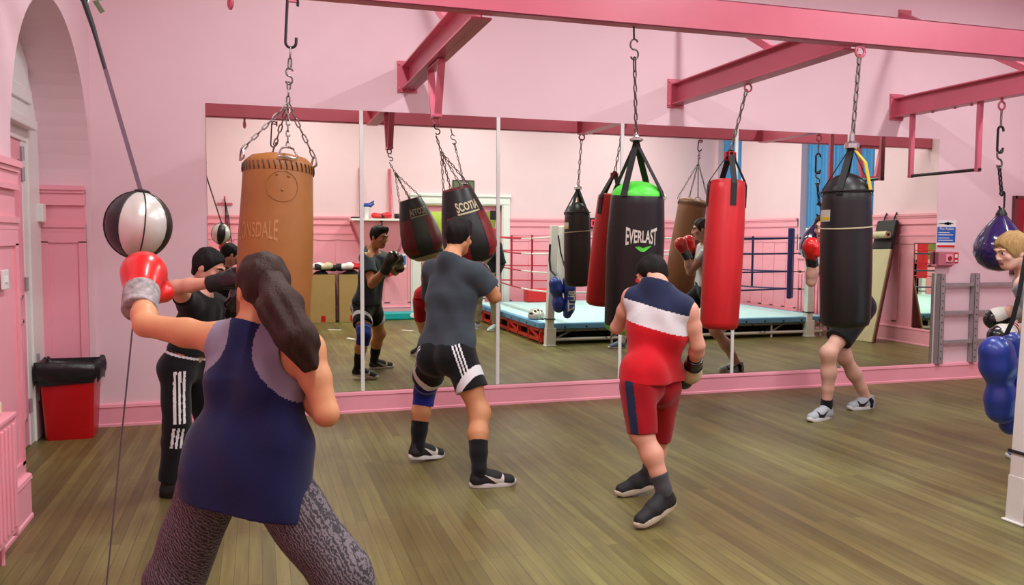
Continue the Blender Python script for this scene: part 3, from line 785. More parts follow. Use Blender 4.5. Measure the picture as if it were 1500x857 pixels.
# --- pull-up bar under the right cross beam
t = thing('pull_up_bar', (6.56, 6.75, 2.22), 'hanging pull-up bar with pink uprights and a black grip, right end of the mirror', 'exercise bar')
y0, y1, zb = 6.32, 7.17, 2.225
for yy in (y0, y1):
    MB().bar((6.56, yy, 2.86), (6.56, yy, zb-0.02), 0.035, 0.05, hint=(1, 0, 0)).build('upright', M['beam'], t, bevel=0.003)
MB().tube([(6.56, y0-0.03, zb), (6.56, y1+0.03, zb)], 0.016, 10).build('grip_bar', M['black'], t, smooth=True)
for yy in (6.42, 6.62, 6.9): MB().lathe([(0.014, 0), (0.014, 0.014)], 6, o=(6.56, yy, 2.84)).build('bolt', M['beam'], t)

# --- teardrop bag
pt, pb = at(1467, 312, 6.07), at(1466, 398, 6.07)
t = thing('teardrop_bag', pb, 'glossy dark purple teardrop bag hanging above the fair-haired boxer', 'punchbag')
L = pt[2]-pb[2]; prof = [(0.01, -L), (0.10, -L+0.02), (0.18, -L+0.08), (0.222, -L+0.17), (0.222, -L+0.24), (0.19, -L+0.33), (0.12, -L+0.43), (0.06, -0.05), (0.035, -0.01), (0.03, 0.02)]
b = MB().xf(None, pt); b.lathe(prof, 40); b.build('body', M['purple'], t, smooth=True)
rf = interp(prof)
for k in range(6):
    s = MB().xf(None, pt); a = 2*PI*k/6; s.tube([((rf(z)+0.001)*math.cos(a), (rf(z)+0.001)*math.sin(a), z) for z in np.linspace(-L+0.03, -0.02, 22)], 0.004, 5); s.build('seam', M['black'], t, smooth=True)
b = MB().xf(None, pt); b.lathe([(0.045, -0.05), (0.05, -0.01), (0.03, 0.03), (0.012, 0.05)], 20); b.build('neck_collar', M['black'], t, smooth=True)
hk = V(6.56, 6.08, 2.86)
zz = pt[2]
MB().tube([hk, hk+V(0, 0, -0.035)], 0.012, 7).ring(hk+V(0, 0, -0.07), 0.037, 0.010).build('eye_bolt', M['beam'], t, smooth=True)
MB().chain(hk+V(0, 0, -0.1), (6.56, 6.08, 2.60), 0.07, 0.026, 0.0045).build('shackle', M['chain'], t, smooth=True)
MB().chook((6.56, 6.08, 2.60), (6.56, 6.08, 2.36), 0.032, 0.011, (1, 0, 0)).build('hanger_hook', M['dark_chain'], t, smooth=True)
MB().shook((6.56, 6.08, 2.385), (6.56, 6.08, 2.22), 0.030, 0.009, (1, 0, 0)).build('s_hook', M['chain'], t, smooth=True)
MB().chain((6.56, 6.08, 2.24), (pt[0]+.0, 6.075, zz+0.16), 0.062, 0.042, 0.008).build('chain', M['dark_chain'], t, smooth=True)
MB().chook((pt[0], 6.07, zz+0.20), (pt[0], 6.07, zz+0.03), 0.028, 0.009, (-1, 0, 0)).build('bag_hook', M['dark_chain'], t, smooth=True)

# --- round ball on a strap and an elastic floor tether (top strap runs to the main beam)
bc = at(203, 330, 3.55)
t = thing('double_end_ball', bc, 'silver and black round punch ball on a long strap, struck by a red glove', 'punch ball')
b = MB().xf(axis_frame(bc+V(0.12, 0, 1), bc), bc); n = 8
mb8 = [[], []]
for k in range(n):
    m_ = MB().xf(axis_frame(bc+V(0.12, 0, 1), bc), bc); vs = []; fs = []
    for i in range(13):
        ph = PI*i/12
        for j in range(7):
            a = 2*PI*(k+j/6)/n+0.3; vs.append((0.124*math.sin(ph)*math.cos(a), 0.124*math.sin(ph)*math.sin(a), -0.132*math.cos(ph)))
    for i in range(12):
        for j in range(6): fs.append((i*7+j, i*7+j+1, (i+1)*7+j+1, (i+1)*7+j))
    m_.add(vs, fs); m_.build('panel', M['silver'] if k % 3 != 1 else M['black'], t, smooth=True)
s = MB().xf(axis_frame(bc+V(0.12, 0, 1), bc), bc)
for k in range(n):
    a = 2*PI*k/n+0.3; s.tube([(0.1245*math.sin(p)*math.cos(a), 0.1245*math.sin(p)*math.sin(a), -0.1325*math.cos(p)) for p in np.linspace(0.08, PI-.08, 18)], 0.0028, 5)
s.lathe([(0.03, 0.128), (0.03, 0.136), (0.012, 0.142)], 16); s.lathe([(0.012, -0.142), (0.03, -0.136), (0.03, -0.128)], 16)
s.build('seam', M['black'], t, smooth=True)
st = at(122, -2, 3.75); sb = bc+V(0.012, 0, 0.13); sk = at(137, 42, 3.74)
up_ = V(-0.72, 4.80, 2.88)
MB().ribbon([sb, sb*.55+sk*.45, sk], 0.016, 0.006, (1, 0, 0.2)).build('strap', M['strapmix'], t)
MB().tube([sk*.75+sb*.25, sk, st], [0.008, 0.016, 0.02], 8, flat=.6).build('bungee_sleeve', M['blackweb'], t, smooth=True)
MB().tube([st+V(0.01, 0, -0.03), st+V(0.02, 0, 0.0), st+V(0.0, 0, 0.03), st+V(-0.02, 0, 0.0)], 0.006, 6, closed=True).build('snap_hook', M['chrome'], t, smooth=True)
MB().tube([st+V(0, 0, 0.02), st+(up_-st)*0.5, up_], 0.006, 6).build('hanging_cord', M['cord'], t, smooth=True)
MB().ribbon([up_, st+(up_-st)*0.3+V(0.08, -.02, -0.02), at(140, 2, 3.78), at(150, 18, 3.78)], 0.02, 0.006, (1, 0, 0.3)).build('green_strap_end', M['green_dark'], t)
fa = at(150, 838, 3.55); fa[2] = 0.0
MB().tube([bc+V(0, 0, -0.135), fa+V(0, 0, 0.05)], 0.0035, 5).build('floor_tether', M['cord'], t)
MB().lathe([(0.03, 0), (0.03, 0.004), (0.012, 0.012), (0.01, 0.03)], 12, o=fa).tube([fa+V(-.012, 0, 0.03), fa+V(-0.012, 0, 0.05), fa+V(0.012, 0, 0.05), fa+V(0.012, 0, 0.03)], 0.003, 5).build('floor_anchor', M['dark_chain'], t)

# spare eye bolt under the main beam
t = tag(MB().tube([(-0.12, BY-.03, 2.88), (-0.12, BY-.03, 2.845)], 0.012, 7).ring((-0.12, BY-.03, 2.815), 0.032, 0.010, (1, .3, 0)).build('eye_bolt', M['beam'], None, smooth=True), 'spare pink eye bolt under the main beam, left of the tan punchbag', 'eye bolt')
# second V bracket, seen in the mirror through the pull-up bar
t = thing('hanging_bracket', (8.35, 4.5, 2.5), 'pink trapezoid bracket under the main beam, seen through the pull-up bar in the mirror', 'bracket')
b = MB()
for dx in (-0.20, 0.20): b.bar((8.35+dx, BY, 2.88), (8.35+dx*.6, BY, 2.45), 0.05, 0.05, hint=(1, 0, 0))
b.bar((8.11, BY, 2.865), (8.59, BY, 2.865), 0.05, 0.03); b.bar((8.22, BY, 2.445), (8.48, BY, 2.445), 0.05, 0.03)
b.build('bracket_frame', M['beam'], t, bevel=0.003)
# ------------------------------------------------------------------ boxing ring (to the right of the camera; mostly seen in the mirror)
RX0, RX1, RY0, RY1, RZ = 3.98, 8.86, -0.80, 3.40, 0.32
ring = thing('boxing_ring', ((RX0+RX1)/2, (RY0+RY1)/2, 0), 'low boxing ring with pale aqua canvas, white corner post and ropes, seen in the mirror', 'boxing ring')
mb = MB(); nx, ny = 12, 12
mb.box((RX0+0.05, RY0+0.05, RZ-0.05), (RX1-0.05, RY1-0.05, RZ))
mb.build('canvas', M['canvas'], ring, bevel=0.02)
mb = MB()
for a, b in (((RX0+0.1, RY1), (RX1, RY1)), ((RX1, RY1), (RX1, RY0)), ((RX1, RY0), (RX0, RY0)), ((RX0, RY0), (RX0, RY1-0.1))):
    a = V(a[0], a[1], RZ-0.045); b = V(b[0], b[1], RZ-0.045); mb.bar(a, b, 0.09, 0.085)
mb.build('canvas_skirt', M['apron'], ring, bevel=0.012)
for k in range(14):
    x = RX0+0.3+k*(RX1-RX0-0.5)/13; MB().lathe([(0.016, 0), (0.016, 0.006), (0.008, 0.008)], 8, R=frame((0, 1, 0)), o=(x, RY1+0.043, RZ-0.055)).build('eyelet', M['dark_chain'], ring)
for k in range(10):
    y = RY0+0.3+k*(RY1-RY0-0.6)/9; MB().lathe([(0.016, 0), (0.016, 0.006), (0.008, 0.008)], 8, R=frame((-1, 0, 0)), o=(RX0-0.043, y, RZ-0.055)).build('eyelet', M['dark_chain'], ring)
mb = MB()  # white front frame
mb.tube([(RX0+0.15, RY1-0.02, 0.075), (RX1-0.1, RY1-0.02, 0.075)], 0.026, 10); mb.tube([(RX0+0.15, RY1-0.25, 0.18), (RX1-0.2, RY1-0.3, 0.18)], 0.02, 8)
for k in range(6):
    x = RX0+0.15+k*0.92; mb.tube([(x, RY1-0.03, 0.08), (x+0.45, RY1-0.3, 0.2)], 0.014, 6); mb.tube([(x, RY1-0.02, 0), (x, RY1-0.02, 0.23)], 0.018, 6)
mb.build('front_frame', M['white_metal'], ring, smooth=True)
for k in range(11):
    x = RX0+0.35+k*0.44; MB().tube([(x, RY1+0.0, 0.24), (x+0.2*(1 if k % 2 else -1), RY1+0.012, 0.08)], 0.005, 5).build('lacing', M['blackweb'], ring)
mb = MB()  # red side frame
for z in (0.05, 0.20): mb.bar((RX0+0.02, RY0+0.1, z), (RX0+0.02, RY1-0.12, z), 0.05, 0.05)
for k in range(8):
    y = RY0+0.2+k*0.54; mb.bar((RX0+0.02, y, 0), (RX0+0.02, y, 0.24), 0.05, 0.05, hint=(0, 1, 0))
    if k % 2 == 0: mb.bar((RX0+0.02, y, 0.2), (RX0+0.02, min(y+0.54, RY1-0.2), 0.05), 0.04, 0.04)
mb.bar((RX0+0.06, RY1-0.3, 0.16), (RX0+0.06, RY1-0.1, 0.03), 0.05, 0.12)
mb.build('side_frame', M['redsteel'], ring, bevel=0.004)
MB().box((RX0+0.10, RY0+0.1, 0.012), (RX1-0.1, RY1-0.34, RZ-0.06)).build('under_void', M['blackvoid'], ring)  # black block standing in for the dark void under the canvas
PO = {'fl': (4.013, 3.478), 'fr': (8.46, 3.42), 'bl': (4.12, -0.72), 'br': (8.72, -0.72)}
for k, (x, y) in PO.items():
    p = MB(); lean = V(0.075 if k == 'fl' else 0, 0, 0)
    a = V(x, y, 0.0); b = V(x, y, 1.73)+lean
    R = np.stack([V(1, 0, 0), V(0, 1, 0), norm(b-a)], 1)
    p.box((-0.052, -0.052, 0), (0.052, 0.052, 1.74), R, a); p.box((-0.056, -0.056, 0), (0.09, 0.056, 0.26), R, a); p.box((-0.07, -0.07, 0), (0.11, 0.07, 0.012), None, a)
    p.build('corner_post', M['white'], ring, bevel=0.005)
    MB().box((-0.064, -0.064, 0.385), (0.064, 0.064, 0.40), R, a).build('post_band', M['blackweb'], ring)
RZS = [0.76, 1.04, 1.33, 1.58]; ins = 0.20
def corner(k):
    x, y = PO[k]; sx = 1 if x < 6 else -1; sy = -1 if y > 1 else 1; return V(x+sx*ins, y+sy*ins, 0)
CM = {'fl': M['rope_white'], 'fr': M['rope_blue'], 'bl': M['rope_red'], 'br': M['rope_white']}
for a, b, sag in (('fl', 'fr', 0.015), ('fr', 'br', 0.03), ('br', 'bl', 0.02), ('bl', 'fl', 0.03)):
    A = corner(a); B = corner(b)
    for z in RZS:
        for (u0, u1, mm) in ((0, 0.56, CM[a]), (0.56, 1, CM[b])) if a == 'fl' else ((0, 0.5, CM[a]), (0.5, 1, CM[b])):
            pts = []
            for q in range(9):
                u = u0+(u1-u0)*q/8; pts.append(A+(B-A)*u+V(0, 0, z-sag*math.sin(PI*u)*(1.6 if z < .8 else 1)))
            MB().tube(pts, 0.013, 8).build('rope', mm, ring, smooth=True)
    for u in (0.33, 0.66):
        s = MB(); P = A+(B-A)*u; s.ribbon([P+V(0, 0, RZS[0]-0.03), P+V(0, 0, RZS[-1]+0.03)], 0.026, 0.03, norm(B-A)); s.build('rope_spacer', M['rope_blue'] if 'fr' in (a, b) else (M['rope_red'] if 'bl' in (a, b) else M['rope_white']), ring)
for k in PO:
    c = corner(k); x, y = PO[k]; d = norm(c-V(x, y, 0))
    pm = {'fl': M['rope_white'], 'fr': M['navy'], 'bl': M['red'], 'br': M['rope_white']}[k]
    sd = np.cross(d, V(0, 0, 1)); R = np.stack([sd, d, V(0, 0, 1)], 1)
    z0 = 0.60 if k == 'fr' else 0.70
    MB().box((-0.11, -0.03, z0), (0.11, 0.045, 1.74), R, c).build('corner_pad', pm, ring, bevel=0.02)
    tb = MB()
    for z in RZS: tb.tube([V(x, y, z)+d*0.04, c+V(0, 0, z)], 0.009, 6); tb.lathe([(0.018, -0.02), (0.018, 0.02)], 8, R=frame(d), o=c*.5+V(x, y, 0)*.5+V(0, 0, z))
    tb.build('turnbuckle', M['dark_chain'], ring)
# straps tied on the white corner post
t = MB().ribbon([(4.01, 3.52, 1.47), (3.995, 3.54, 1.25), (4.0, 3.58, 1.10), (4.05, 3.66, 1.02)], 0.03, 0.006, (1, 0, 0)); 
t.ribbon([(4.13, 3.53, 1.60), (4.17, 3.53, 1.35), (4.19, 3.52, 1.30), (4.23, 3.64, 1.02)], 0.02, 0.006, (1, 0, 0))
tag(t.build('black_strap', M['blackweb'], None), 'black strap tied to the white ring corner post, holding the blue mitts', 'strap')

# big blue padded mitts hanging on the post
def mitt(name, pts, rs, label, text=None, parent_group=None):
    s = SDF(); s.path(pts, rs, 0.03); t = thing(name, pts[-1], label, 'boxing mitt', 'blue mitts hung on the ring post')
    return t, s.mesh('padding', M['blue'], 0.008, t)
a1, a2, a3, a4 = V(4.03, 3.70, 0.915), V(4.05, 3.70, 0.83), V(4.08, 3.70, 0.65), V(4.085, 3.70, 0.585)
m1 = mitt('boxing_mitt', [a1, a2, V(4.065, 3.70, .735), a3, a4], [0.094, 0.096, 0.060, 0.086, 0.086], 'left one of two royal blue padded mitts hung on the white ring post')
b1 = [V(4.19, 3.74, 0.96), V(4.225, 3.74, 0.85), V(4.24, 3.74, 0.70), V(4.225, 3.74, 0.56), V(4.20, 3.74, 0.48)]
m2, m2pad = mitt('boxing_mitt', b1, [0.062, 0.092, 0.078, 0.078, 0.062], 'longer royal blue mitt with white lettering, hung right of the other')
vs, fs = text_mesh('BLITZ', 1.0, 0.03); vs, fs = subdiv(vs, fs, 1); x = vs[:, 0]; w = x.max()-x.min(); hh = vs[:, 1].max()
Rm = np.stack([norm(V(0.45, 0, 0.9))*-1, np.cross(V(0, 1, 0), norm(V(0.45, 0, 0.9))*-1)*-1*-1, V(0, 1, 0)], 1)
ex = norm(V(-0.02, 0, -1)); ez = V(0, 1, 0); ey_ = np.cross(ez, ex)
P = V(4.23, 3.83, 0.73)+np.outer((vs[:, 0]-x.mean())/w*0.30, ex)+np.outer((vs[:, 1]-hh/2)/hh*0.095, ey_)
off_ = OFF[m2pad.name]; bv_ = BVHTree.FromPolygons([tuple(V(v.co)+off_) for v in m2pad.data.vertices], [tuple(q.vertices) for q in m2pad.data.polygons])
for i_ in range(len(P)):
    hit_ = bv_.ray_cast(Vector((P[i_, 0], 4.3, P[i_, 2])), Vector((0, -1, 0))); P[i_, 1] = (hit_[0][1] if hit_[0] is not None else 3.76)+0.004
g = MB(); g.add(P, fs); g.build('lettering', M['logo'], m2)

# cycle helmet on the canvas corner
hp = V(4.05, 2.72, RZ+0.004)
t = thing('cycle_helmet', hp, 'grey and white cycle helmet lying on the near edge of the ring canvas', 'helmet')
s = SDF(); s.ell(hp+V(0.03, 0, 0.05), (0.125, 0.175, 0.115), k=0.01); s.ell(hp+V(0.03, 0, 0.0), (0.10, 0.15, 0.09), k=0.01, op='s')
for k in range(-2, 3): s.caps(hp+V(0.03+k*0.050, -0.13, 0.11-.012*k*k), hp+V(0.03+k*0.050, 0.12, 0.135-.012*k*k), 0.017, 0.017, 0.006, op='s')
s.mesh('shell', M['silver'], 0.006, t, cut=[(hp+V(0, 0, 0.004), (0, 0, -1))])
s = SDF(); s.ell(hp+V(0.03, 0, 0.045), (0.114, 0.163, 0.103), k=0.01); s.ell(hp+V(0.03, 0, 0.0), (0.07, 0.115, 0.08), k=0.01, op='s'); s.mesh('liner', M['black'], 0.007, t, cut=[(hp+V(0, 0, 0.003), (0, 0, -1))])
MB().ribbon([hp+V(0.0, 0.12, 0.03), hp+V(-0.02, 0.2, 0.006), hp+V(0.08, 0.22, 0.006), hp+V(0.06, 0.1, 0.03)], 0.015, 0.003, (0, 0, 1)).build('chin_strap', M['blackweb'], t)
# red padded block at the far side of the ring
t = MB().box((4.95, -0.66, RZ+.001), (5.55, -0.40, RZ+0.26)); tag(t.build('padded_block', M['red'], None, bevel=0.03), 'low red padded block on the far edge of the ring canvas', 'pad')

# ------------------------------------------------------------------ bin, radiator, switch
bp = V(-1.395, 7.10, 0)
t = thing('waste_bin', bp, 'red plastic waste bin with a black liner folded over the rim, left corner', 'bin')
b = MB()
def rrect(w, d, r=0.03, n=4):
    pts = []
    for cx, cy, a0 in ((w-r, d-r, 0), (-w+r, d-r, 90), (-w+r, -d+r, 180), (w-r, -d+r, 270)):
        for k in range(n+1): a = math.radians(a0+90*k/n); pts.append((cx+r*math.cos(a), cy+r*math.sin(a)))
    return pts
def loft(mb, secs):
    n = len(secs[0][0]); vs = [(x, y, z) for p, z in secs for x, y in p]
    fs = [(i*n+k, i*n+(k+1) % n, (i+1)*n+(k+1) % n, (i+1)*n+k) for i in range(len(secs)-1) for k in range(n)]
    fs += [tuple(range(n))[::-1]]; mb.add(vs, fs)
b.xf(None, bp); loft(b, [(rrect(0.160, 0.13), 0), (rrect(0.165, 0.135), 0.03), (rrect(0.190, 0.16), 0.50), (rrect(0.20, 0.17), 0.51), (rrect(0.20, 0.17), 0.55), (rrect(0.185, 0.15), 0.55), (rrect(0.15, 0.12), 0.05)])
b.build('bin_body', M['redplastic'], t, smooth=True, angle=35)
l = MB().xf(None, bp); secs = []
for j, (w, z) in enumerate(((0.16, 0.44), (0.19, 0.56), (0.205, 0.60), (0.220, 0.595), (0.226, 0.54), (0.222, 0.48), (0.216, 0.455))):
    p = rrect(w, w*0.80, 0.03, 8); 
    secs.append(([(x*(1+0.02*math.sin(i*1.7+j)), y*(1+0.03*math.sin(i*2.3+j*2))) for i, (x, y) in enumerate(p)], z+0.0))
n = len(secs[0][0]); vs = [(x, y, z+(0.022*math.sin(i*0.9)+0.012*math.sin(i*2.1) if j > 4 else 0.01*math.sin(i*1.3))) for j, (p, z) in enumerate(secs) for i, (x, y) in enumerate(p)]
fs = [(i*n+k, i*n+(k+1) % n, (i+1)*n+(k+1) % n, (i+1)*n+k) for i in range(len(secs)-1) for k in range(n)]
l.add(vs, fs); l.build('bin_liner', M['binbag'], t, smooth=True, angle=180)

t = thing('radiator', (XL+0.1, 3.0, 0), 'pink painted radiator on the left wall at the left edge', 'radiator')
b = MB()
ry1 = 4.42
b.box((XL+0.03, 1.2, 0.14), (XL+0.055, ry1, 0.70)).box((XL+0.12, 1.2, 0.14), (XL+0.142, ry1, 0.70))
for k in range(52): y = 1.23+k*(ry1-1.26)/51; b.box((XL+0.138, y-0.014, 0.17), (XL+0.152, y+0.014, 0.67))
b.box((XL+0.025, 1.2, 0.695), (XL+0.155, ry1, 0.72)).box((XL+0.03, ry1-0.012, 0.12), (XL+0.15, ry1, 0.71))
b.build('panel', M['trim'], t, bevel=0.006)
p = MB().tube([(XL+0.09, ry1-0.06, 0.14), (XL+0.09, ry1-0.06, 0.0)], 0.011, 8).tube([(XL+0.09, 1.26, 0.14), (XL+0.09, 1.26, 0.0)], 0.011, 8); p.build('pipe', M['trim'], t, smooth=True)
p = MB().tube([(XL+0.09, ry1-0.09, 0.72), (XL+0.09, ry1-0.09, 0.73)], 0.014, 8).lathe([(0.02, 0), (0.026, 0.004), (0.026, 0.05), (0.02, 0.058)], 14, o=(XL+0.09, ry1-0.09, 0.728)); p.build('valve', M['valve'], t, smooth=True)

t = thing('light_switch', (XL+0.03, 4.78, 1.33), 'small white light switch on the pink left wall panelling', 'switch')
MB().box((XL+0.024, 4.73, 1.28), (XL+0.038, 4.83, 1.38)).build('switch_plate', M['white'], t, bevel=0.004)
MB().box((XL+0.036, 4.765, 1.315), (XL+0.046, 4.795, 1.345)).build('rocker', M['signwhite'], t, bevel=0.002)

# ------------------------------------------------------------------ front wall, right of the mirror
def flat_sign(name, x0, x1, z0, z1, label, cat, y=D, th=0.004, m=None):
    t = thing(name, ((x0+x1)/2, y, (z0+z1)/2), label, cat)
    MB().box((x0, y-th, z0), (x1, y, z1)).build('sheet', m or M['signwhite'], t); return t
def put_text(parent, txt, x, z, size, width, y, m, name='lettering', bold=0.01, mirror=False):
    vs, fs = text_mesh(txt, 1.0, bold); w = vs[:, 0].max()-vs[:, 0].min(); hh = vs[:, 1].max()-vs[:, 1].min()
    sx = -1 if mirror else 1
    P = np.stack([x+sx*(vs[:, 0]-vs[:, 0].min()-w/2)/w*width, np.full(len(vs), y), z+(vs[:, 1]-vs[:, 1].min())/hh*size], 1)
    mb = MB(); mb.add(P, fs); return mb.build(name, m, parent)
t = flat_sign('fire_notice', 7.14, 7.40, 1.47, 1.775, 'blue and white fire notice on the pink wall beside the mirror', 'sign')
MB().box((7.145, D-0.006, 1.53), (7.395, D-0.003, 1.70)).build('blue_field', M['signblue'], t)
put_text(t, 'Fire Action', 7.27, 1.668, 0.026, 0.19, D-0.008, M['signwhite'])
for k, z in enumerate((1.635, 1.61, 1.575, 1.55)): MB().box((7.16, D-0.0075, z), (7.16+(0.2 if k % 2 else 0.15), D-0.006, z+0.008)).build('text_line', M['signwhite'], t)
MB().box((7.15, D-0.006, 1.475), (7.39, D-0.003, 1.50)).build('red_band', M['signred'], t)
MB().box((7.17, D-0.006, 1.735), (7.36, D-0.003, 1.742)).box((7.27, D-0.006, 1.72), (7.30, D-0.003, 1.756)).box((7.24, D-0.006, 1.728), (7.33, D-0.003, 1.749)).build('key_mark', M['black'], t)
t = flat_sign('call_point_sign', 7.345, 7.45, 1.30, 1.42, 'small red square fire point sign beside the pink call point', 'sign', m=M['signred'])
MB().box((7.40, D-0.007, 1.315), (7.435, D-0.003, 1.335)).box((7.40, D-0.007, 1.36), (7.435, D-0.003, 1.40)).box((7.36, D-0.007, 1.33), (7.39, D-0.003, 1.39)).build('white_symbol', M['signwhite'], t)
t = thing('call_point', (7.22, D-0.03, 1.36), 'pink fire call point box with a clear cover at the mirror edge', 'alarm box')
MB().box((7.11, D-0.075, 1.275), (7.33, D-0.012, 1.43)).box((7.05, D-0.05, 1.26), (7.33, D-0.012, 1.29)).build('cover', M['pinkclear'], t, bevel=0.012)
MB().box((7.20, D-0.09, 1.315), (7.29, D-0.07, 1.40)).build('button_plate', M['trim'], t, bevel=0.005)
MB().lathe([(0.025, 0), (0.025, 0.008), (0.01, 0.01)], 14, R=frame((0, -1, 0)), o=(7.245, D-0.09, 1.357)).build('button', M['darkred'], t, smooth=True)
t = thing('wall_rack', (7.6, D-0.06, 0.19), 'grey steel wall rack with two slotted uprights and pink rails, beside the mirror', 'rack')
for x in (7.185, 7.66):
    u = MB(); u.box((x-0.032, D-0.075, 0.19), (x+0.032, D-0.068, 1.19)); u.box((x-0.032, D-0.075, 0.19), (x-0.025, D-0.012, 1.19)); u.box((x+0.025, D-0.075, 0.19), (x+0.032, D-0.012, 1.19)); u.build('upright', M['steel'], t, bevel=0.002)
    h = MB()
    for k in range(12): h.lathe([(0.008, 0), (0.008, 0.002)], 8, R=frame((0, -1, 0)), o=(x, D-0.0745, 0.25+k*0.08))
    h.build('slots', M['dark_chain'], t)
for z in (1.065, 0.755, 0.43):
    MB().box((7.16, D-0.064, z-0.02), (8.6, D-0.035, z+0.02)).build('rail', M['steel'], t, bevel=0.003)
t = thing('notice_panel', (8.6, D, 1.6), 'dark red panel on the wall at the right edge', 'panel')
MB().box((8.19, D-0.03, 1.18), (9.1, D, 2.05)).build('board', M['darkred'], t, bevel=0.006)
MB().box((8.19, D-0.042, 2.03), (9.1, D, 2.06)).box((8.19, D-0.042, 1.17), (9.1, D, 1.20)).box((8.185, D-0.042, 1.17), (8.215, D, 2.06)).build('edge_frame', M['maroonwood'], t)

# ------------------------------------------------------------------ back wall things (seen in the mirror)
t = thing('speed_ball_platform', (2.19, YB+0.03, 1.85), 'white-edged wall platform with pink tapered bracket, above the cardboard boxes in the mirror', 'shelf')
MB().box((1.64, YB+0.056, 1.865), (2.73, YB+0.52, 1.905)).build('board', M['white'], t, bevel=0.004)
w = MB(); 
vs = [(1.68, YB+0.06, 1.865), (2.69, YB+0.06, 1.865), (2.69, YB+0.47, 1.865), (1.68, YB+0.47, 1.865), (2.0, YB+0.03, 1.05), (2.46, YB+0.03, 1.05), (2.46, YB+0.07, 1.05), (2.0, YB+0.07, 1.05)]
w.add(vs, [(0, 1, 2, 3), (7, 6, 5, 4), (0, 3, 7, 4), (1, 5, 6, 2), (3, 2, 6, 7), (0, 4, 5, 1)]); w.build('bracket', M['trim'], t)
for x in (1.86, 2.42): MB().bar((x, YB+0.014, 2.86), (x, YB+0.066, 1.905), 0.05, 0.02, hint=(0, 1, 0)).bar((x, YB+0.02, 2.84), (x+0.02, YB+0.40, 1.90), 0.012, 0.012).build('tie_bar', M['beam'], t)
MB().lathe([(0.02, -0.02), (0.04, 0)], 12, o=(2.19, YB+0.50, 1.865)).tube([(2.19, YB+.5, 1.85), (2.20, YB+.5, 1.80), (2.18, YB+.5, 1.76), (2.20, YB+.5, 1.72)], 0.014, 7).build('swivel', M['dark_chain'], t, smooth=True)
# things lying on the platform
s = SDF(); c = V(1.94, YB+0.30, 1.905); s.ell(c+V(0, 0, 0.24), (0.10, 0.06, 0.05), k=0.03); s.caps(c+V(0.06, 0, 0.26), c+V(0.14, 0, 0.33), 0.03, 0.012, 0.03); s.caps(c+V(0.06, 0, 0.24), c+V(0.13, 0, 0.27), 0.03, 0.02, .03)
t = thing('blue_jug', c, 'small blue plastic jug on a pale tub, left end of the wall platform', 'jug'); s.mesh('jug_body', M['blue'], 0.009, t)
MB().lathe([(0.055, 0), (0.07, 0.19), (0.074, 0.195), (0.074, 0.215), (0.02, 0.22)], 20, o=c).build('tub', M['signwhite'], t, smooth=True)
def simple_glove(c, d, name, label, m, group, sc=1.0):
    d = norm(d); s = SDF(); c = V(c); sd = np.cross(d, V(0, 0, 1)); z = V(0, 0, 1)
    s.ell(c+d*0.06*sc+z*0.065*sc, (0.062*sc, 0.085*sc, 0.06*sc), np.stack([sd, d, z], 1), k=0.02); s.caps(c-d*0.10*sc+z*0.05*sc, c+z*0.055*sc, 0.046*sc, 0.05*sc, 0.02); s.caps(c+sd*0.06*sc-d*0.02*sc+z*0.05*sc, c+sd*0.06*sc+d*0.06*sc+z*0.05*sc, 0.026*sc, 0.024*sc, 0.015)
    t = thing(name, c, label, 'boxing glove', group); s.mesh('glove_body', m, 0.009, t)
    q = SDF(); q.caps(c-d*0.15*sc+z*0.05*sc, c-d*0.07*sc+z*0.05*sc, 0.05*sc, 0.052*sc, 0); q.mesh('cuff', M['blackweb'], 0.009, t, cut=[(c-d*0.155*sc, -d), (c-d*0.065*sc, d)])
    return t
simple_glove((2.26, YB+0.32, 1.905), (1, 0.2, 0), 'boxing_glove', 'red boxing glove lying in the middle of the wall platform', M['red'], 'gloves on the wall platform')
simple_glove((2.14, YB+0.36, 1.905), (-1, 0.3, 0), 'boxing_glove', 'second red boxing glove on the wall platform, left of the other, cuff to cuff', M['red'], 'gloves on the wall platform', 0.9)
t = simple_glove((2.60, YB+0.33, 1.905), (1, 0.5, 0), 'boxing_glove', 'black boxing glove at the right end of the wall platform', M['black'], 'gloves on the wall platform')
t = tag(MB().box((1.66, YB+0.2, 1.905), (1.82, YB+0.45, 1.935)).build('black_pouch', M['blackweb'], None, bevel=0.012), 'flat black pouch at the left end of the wall platform', 'pouch')
# cardboard boxes full of kit
def carton(x0, x1, y0, y1, h, rz, label):
    c = V((x0+x1)/2, (y0+y1)/2, 0); R = np.array([[math.cos(rz), -math.sin(rz), 0], [math.sin(rz), math.cos(rz), 0], [0, 0, 1]])
    t = thing('cardboard_box', c, label, 'box', 'cardboard boxes of kit'); w = (x1-x0)/2; d = (y1-y0)/2; b = MB().xf(R, c); th = 0.008
    b.box((-w, -d, 0), (w, d, 0.01)).box((-w, -d, 0), (w, -d+th, h)).box((-w, d-th, 0), (w, d, h)).box((-w, -d, 0), (-w+th, d, h)).box((w-th, -d, 0), (w, d, h)); b.build('carton', M['card'], t)
    b = MB().xf(R, c).box((-0.03, d, 0.02), (0.05, d+0.002, 0.13)); b.build('tape', M['redplastic'], t)
    return c
carton(0.90, 1.36, -1.06, -0.62, 0.88, 0.06, 'left cardboard box full of black and white gloves, under the wall platform in the mirror')
carton(1.42, 1.88, -1.06, -0.60, 0.88, 0.05, 'right cardboard box full of kit, behind the reflected boxer in grey')
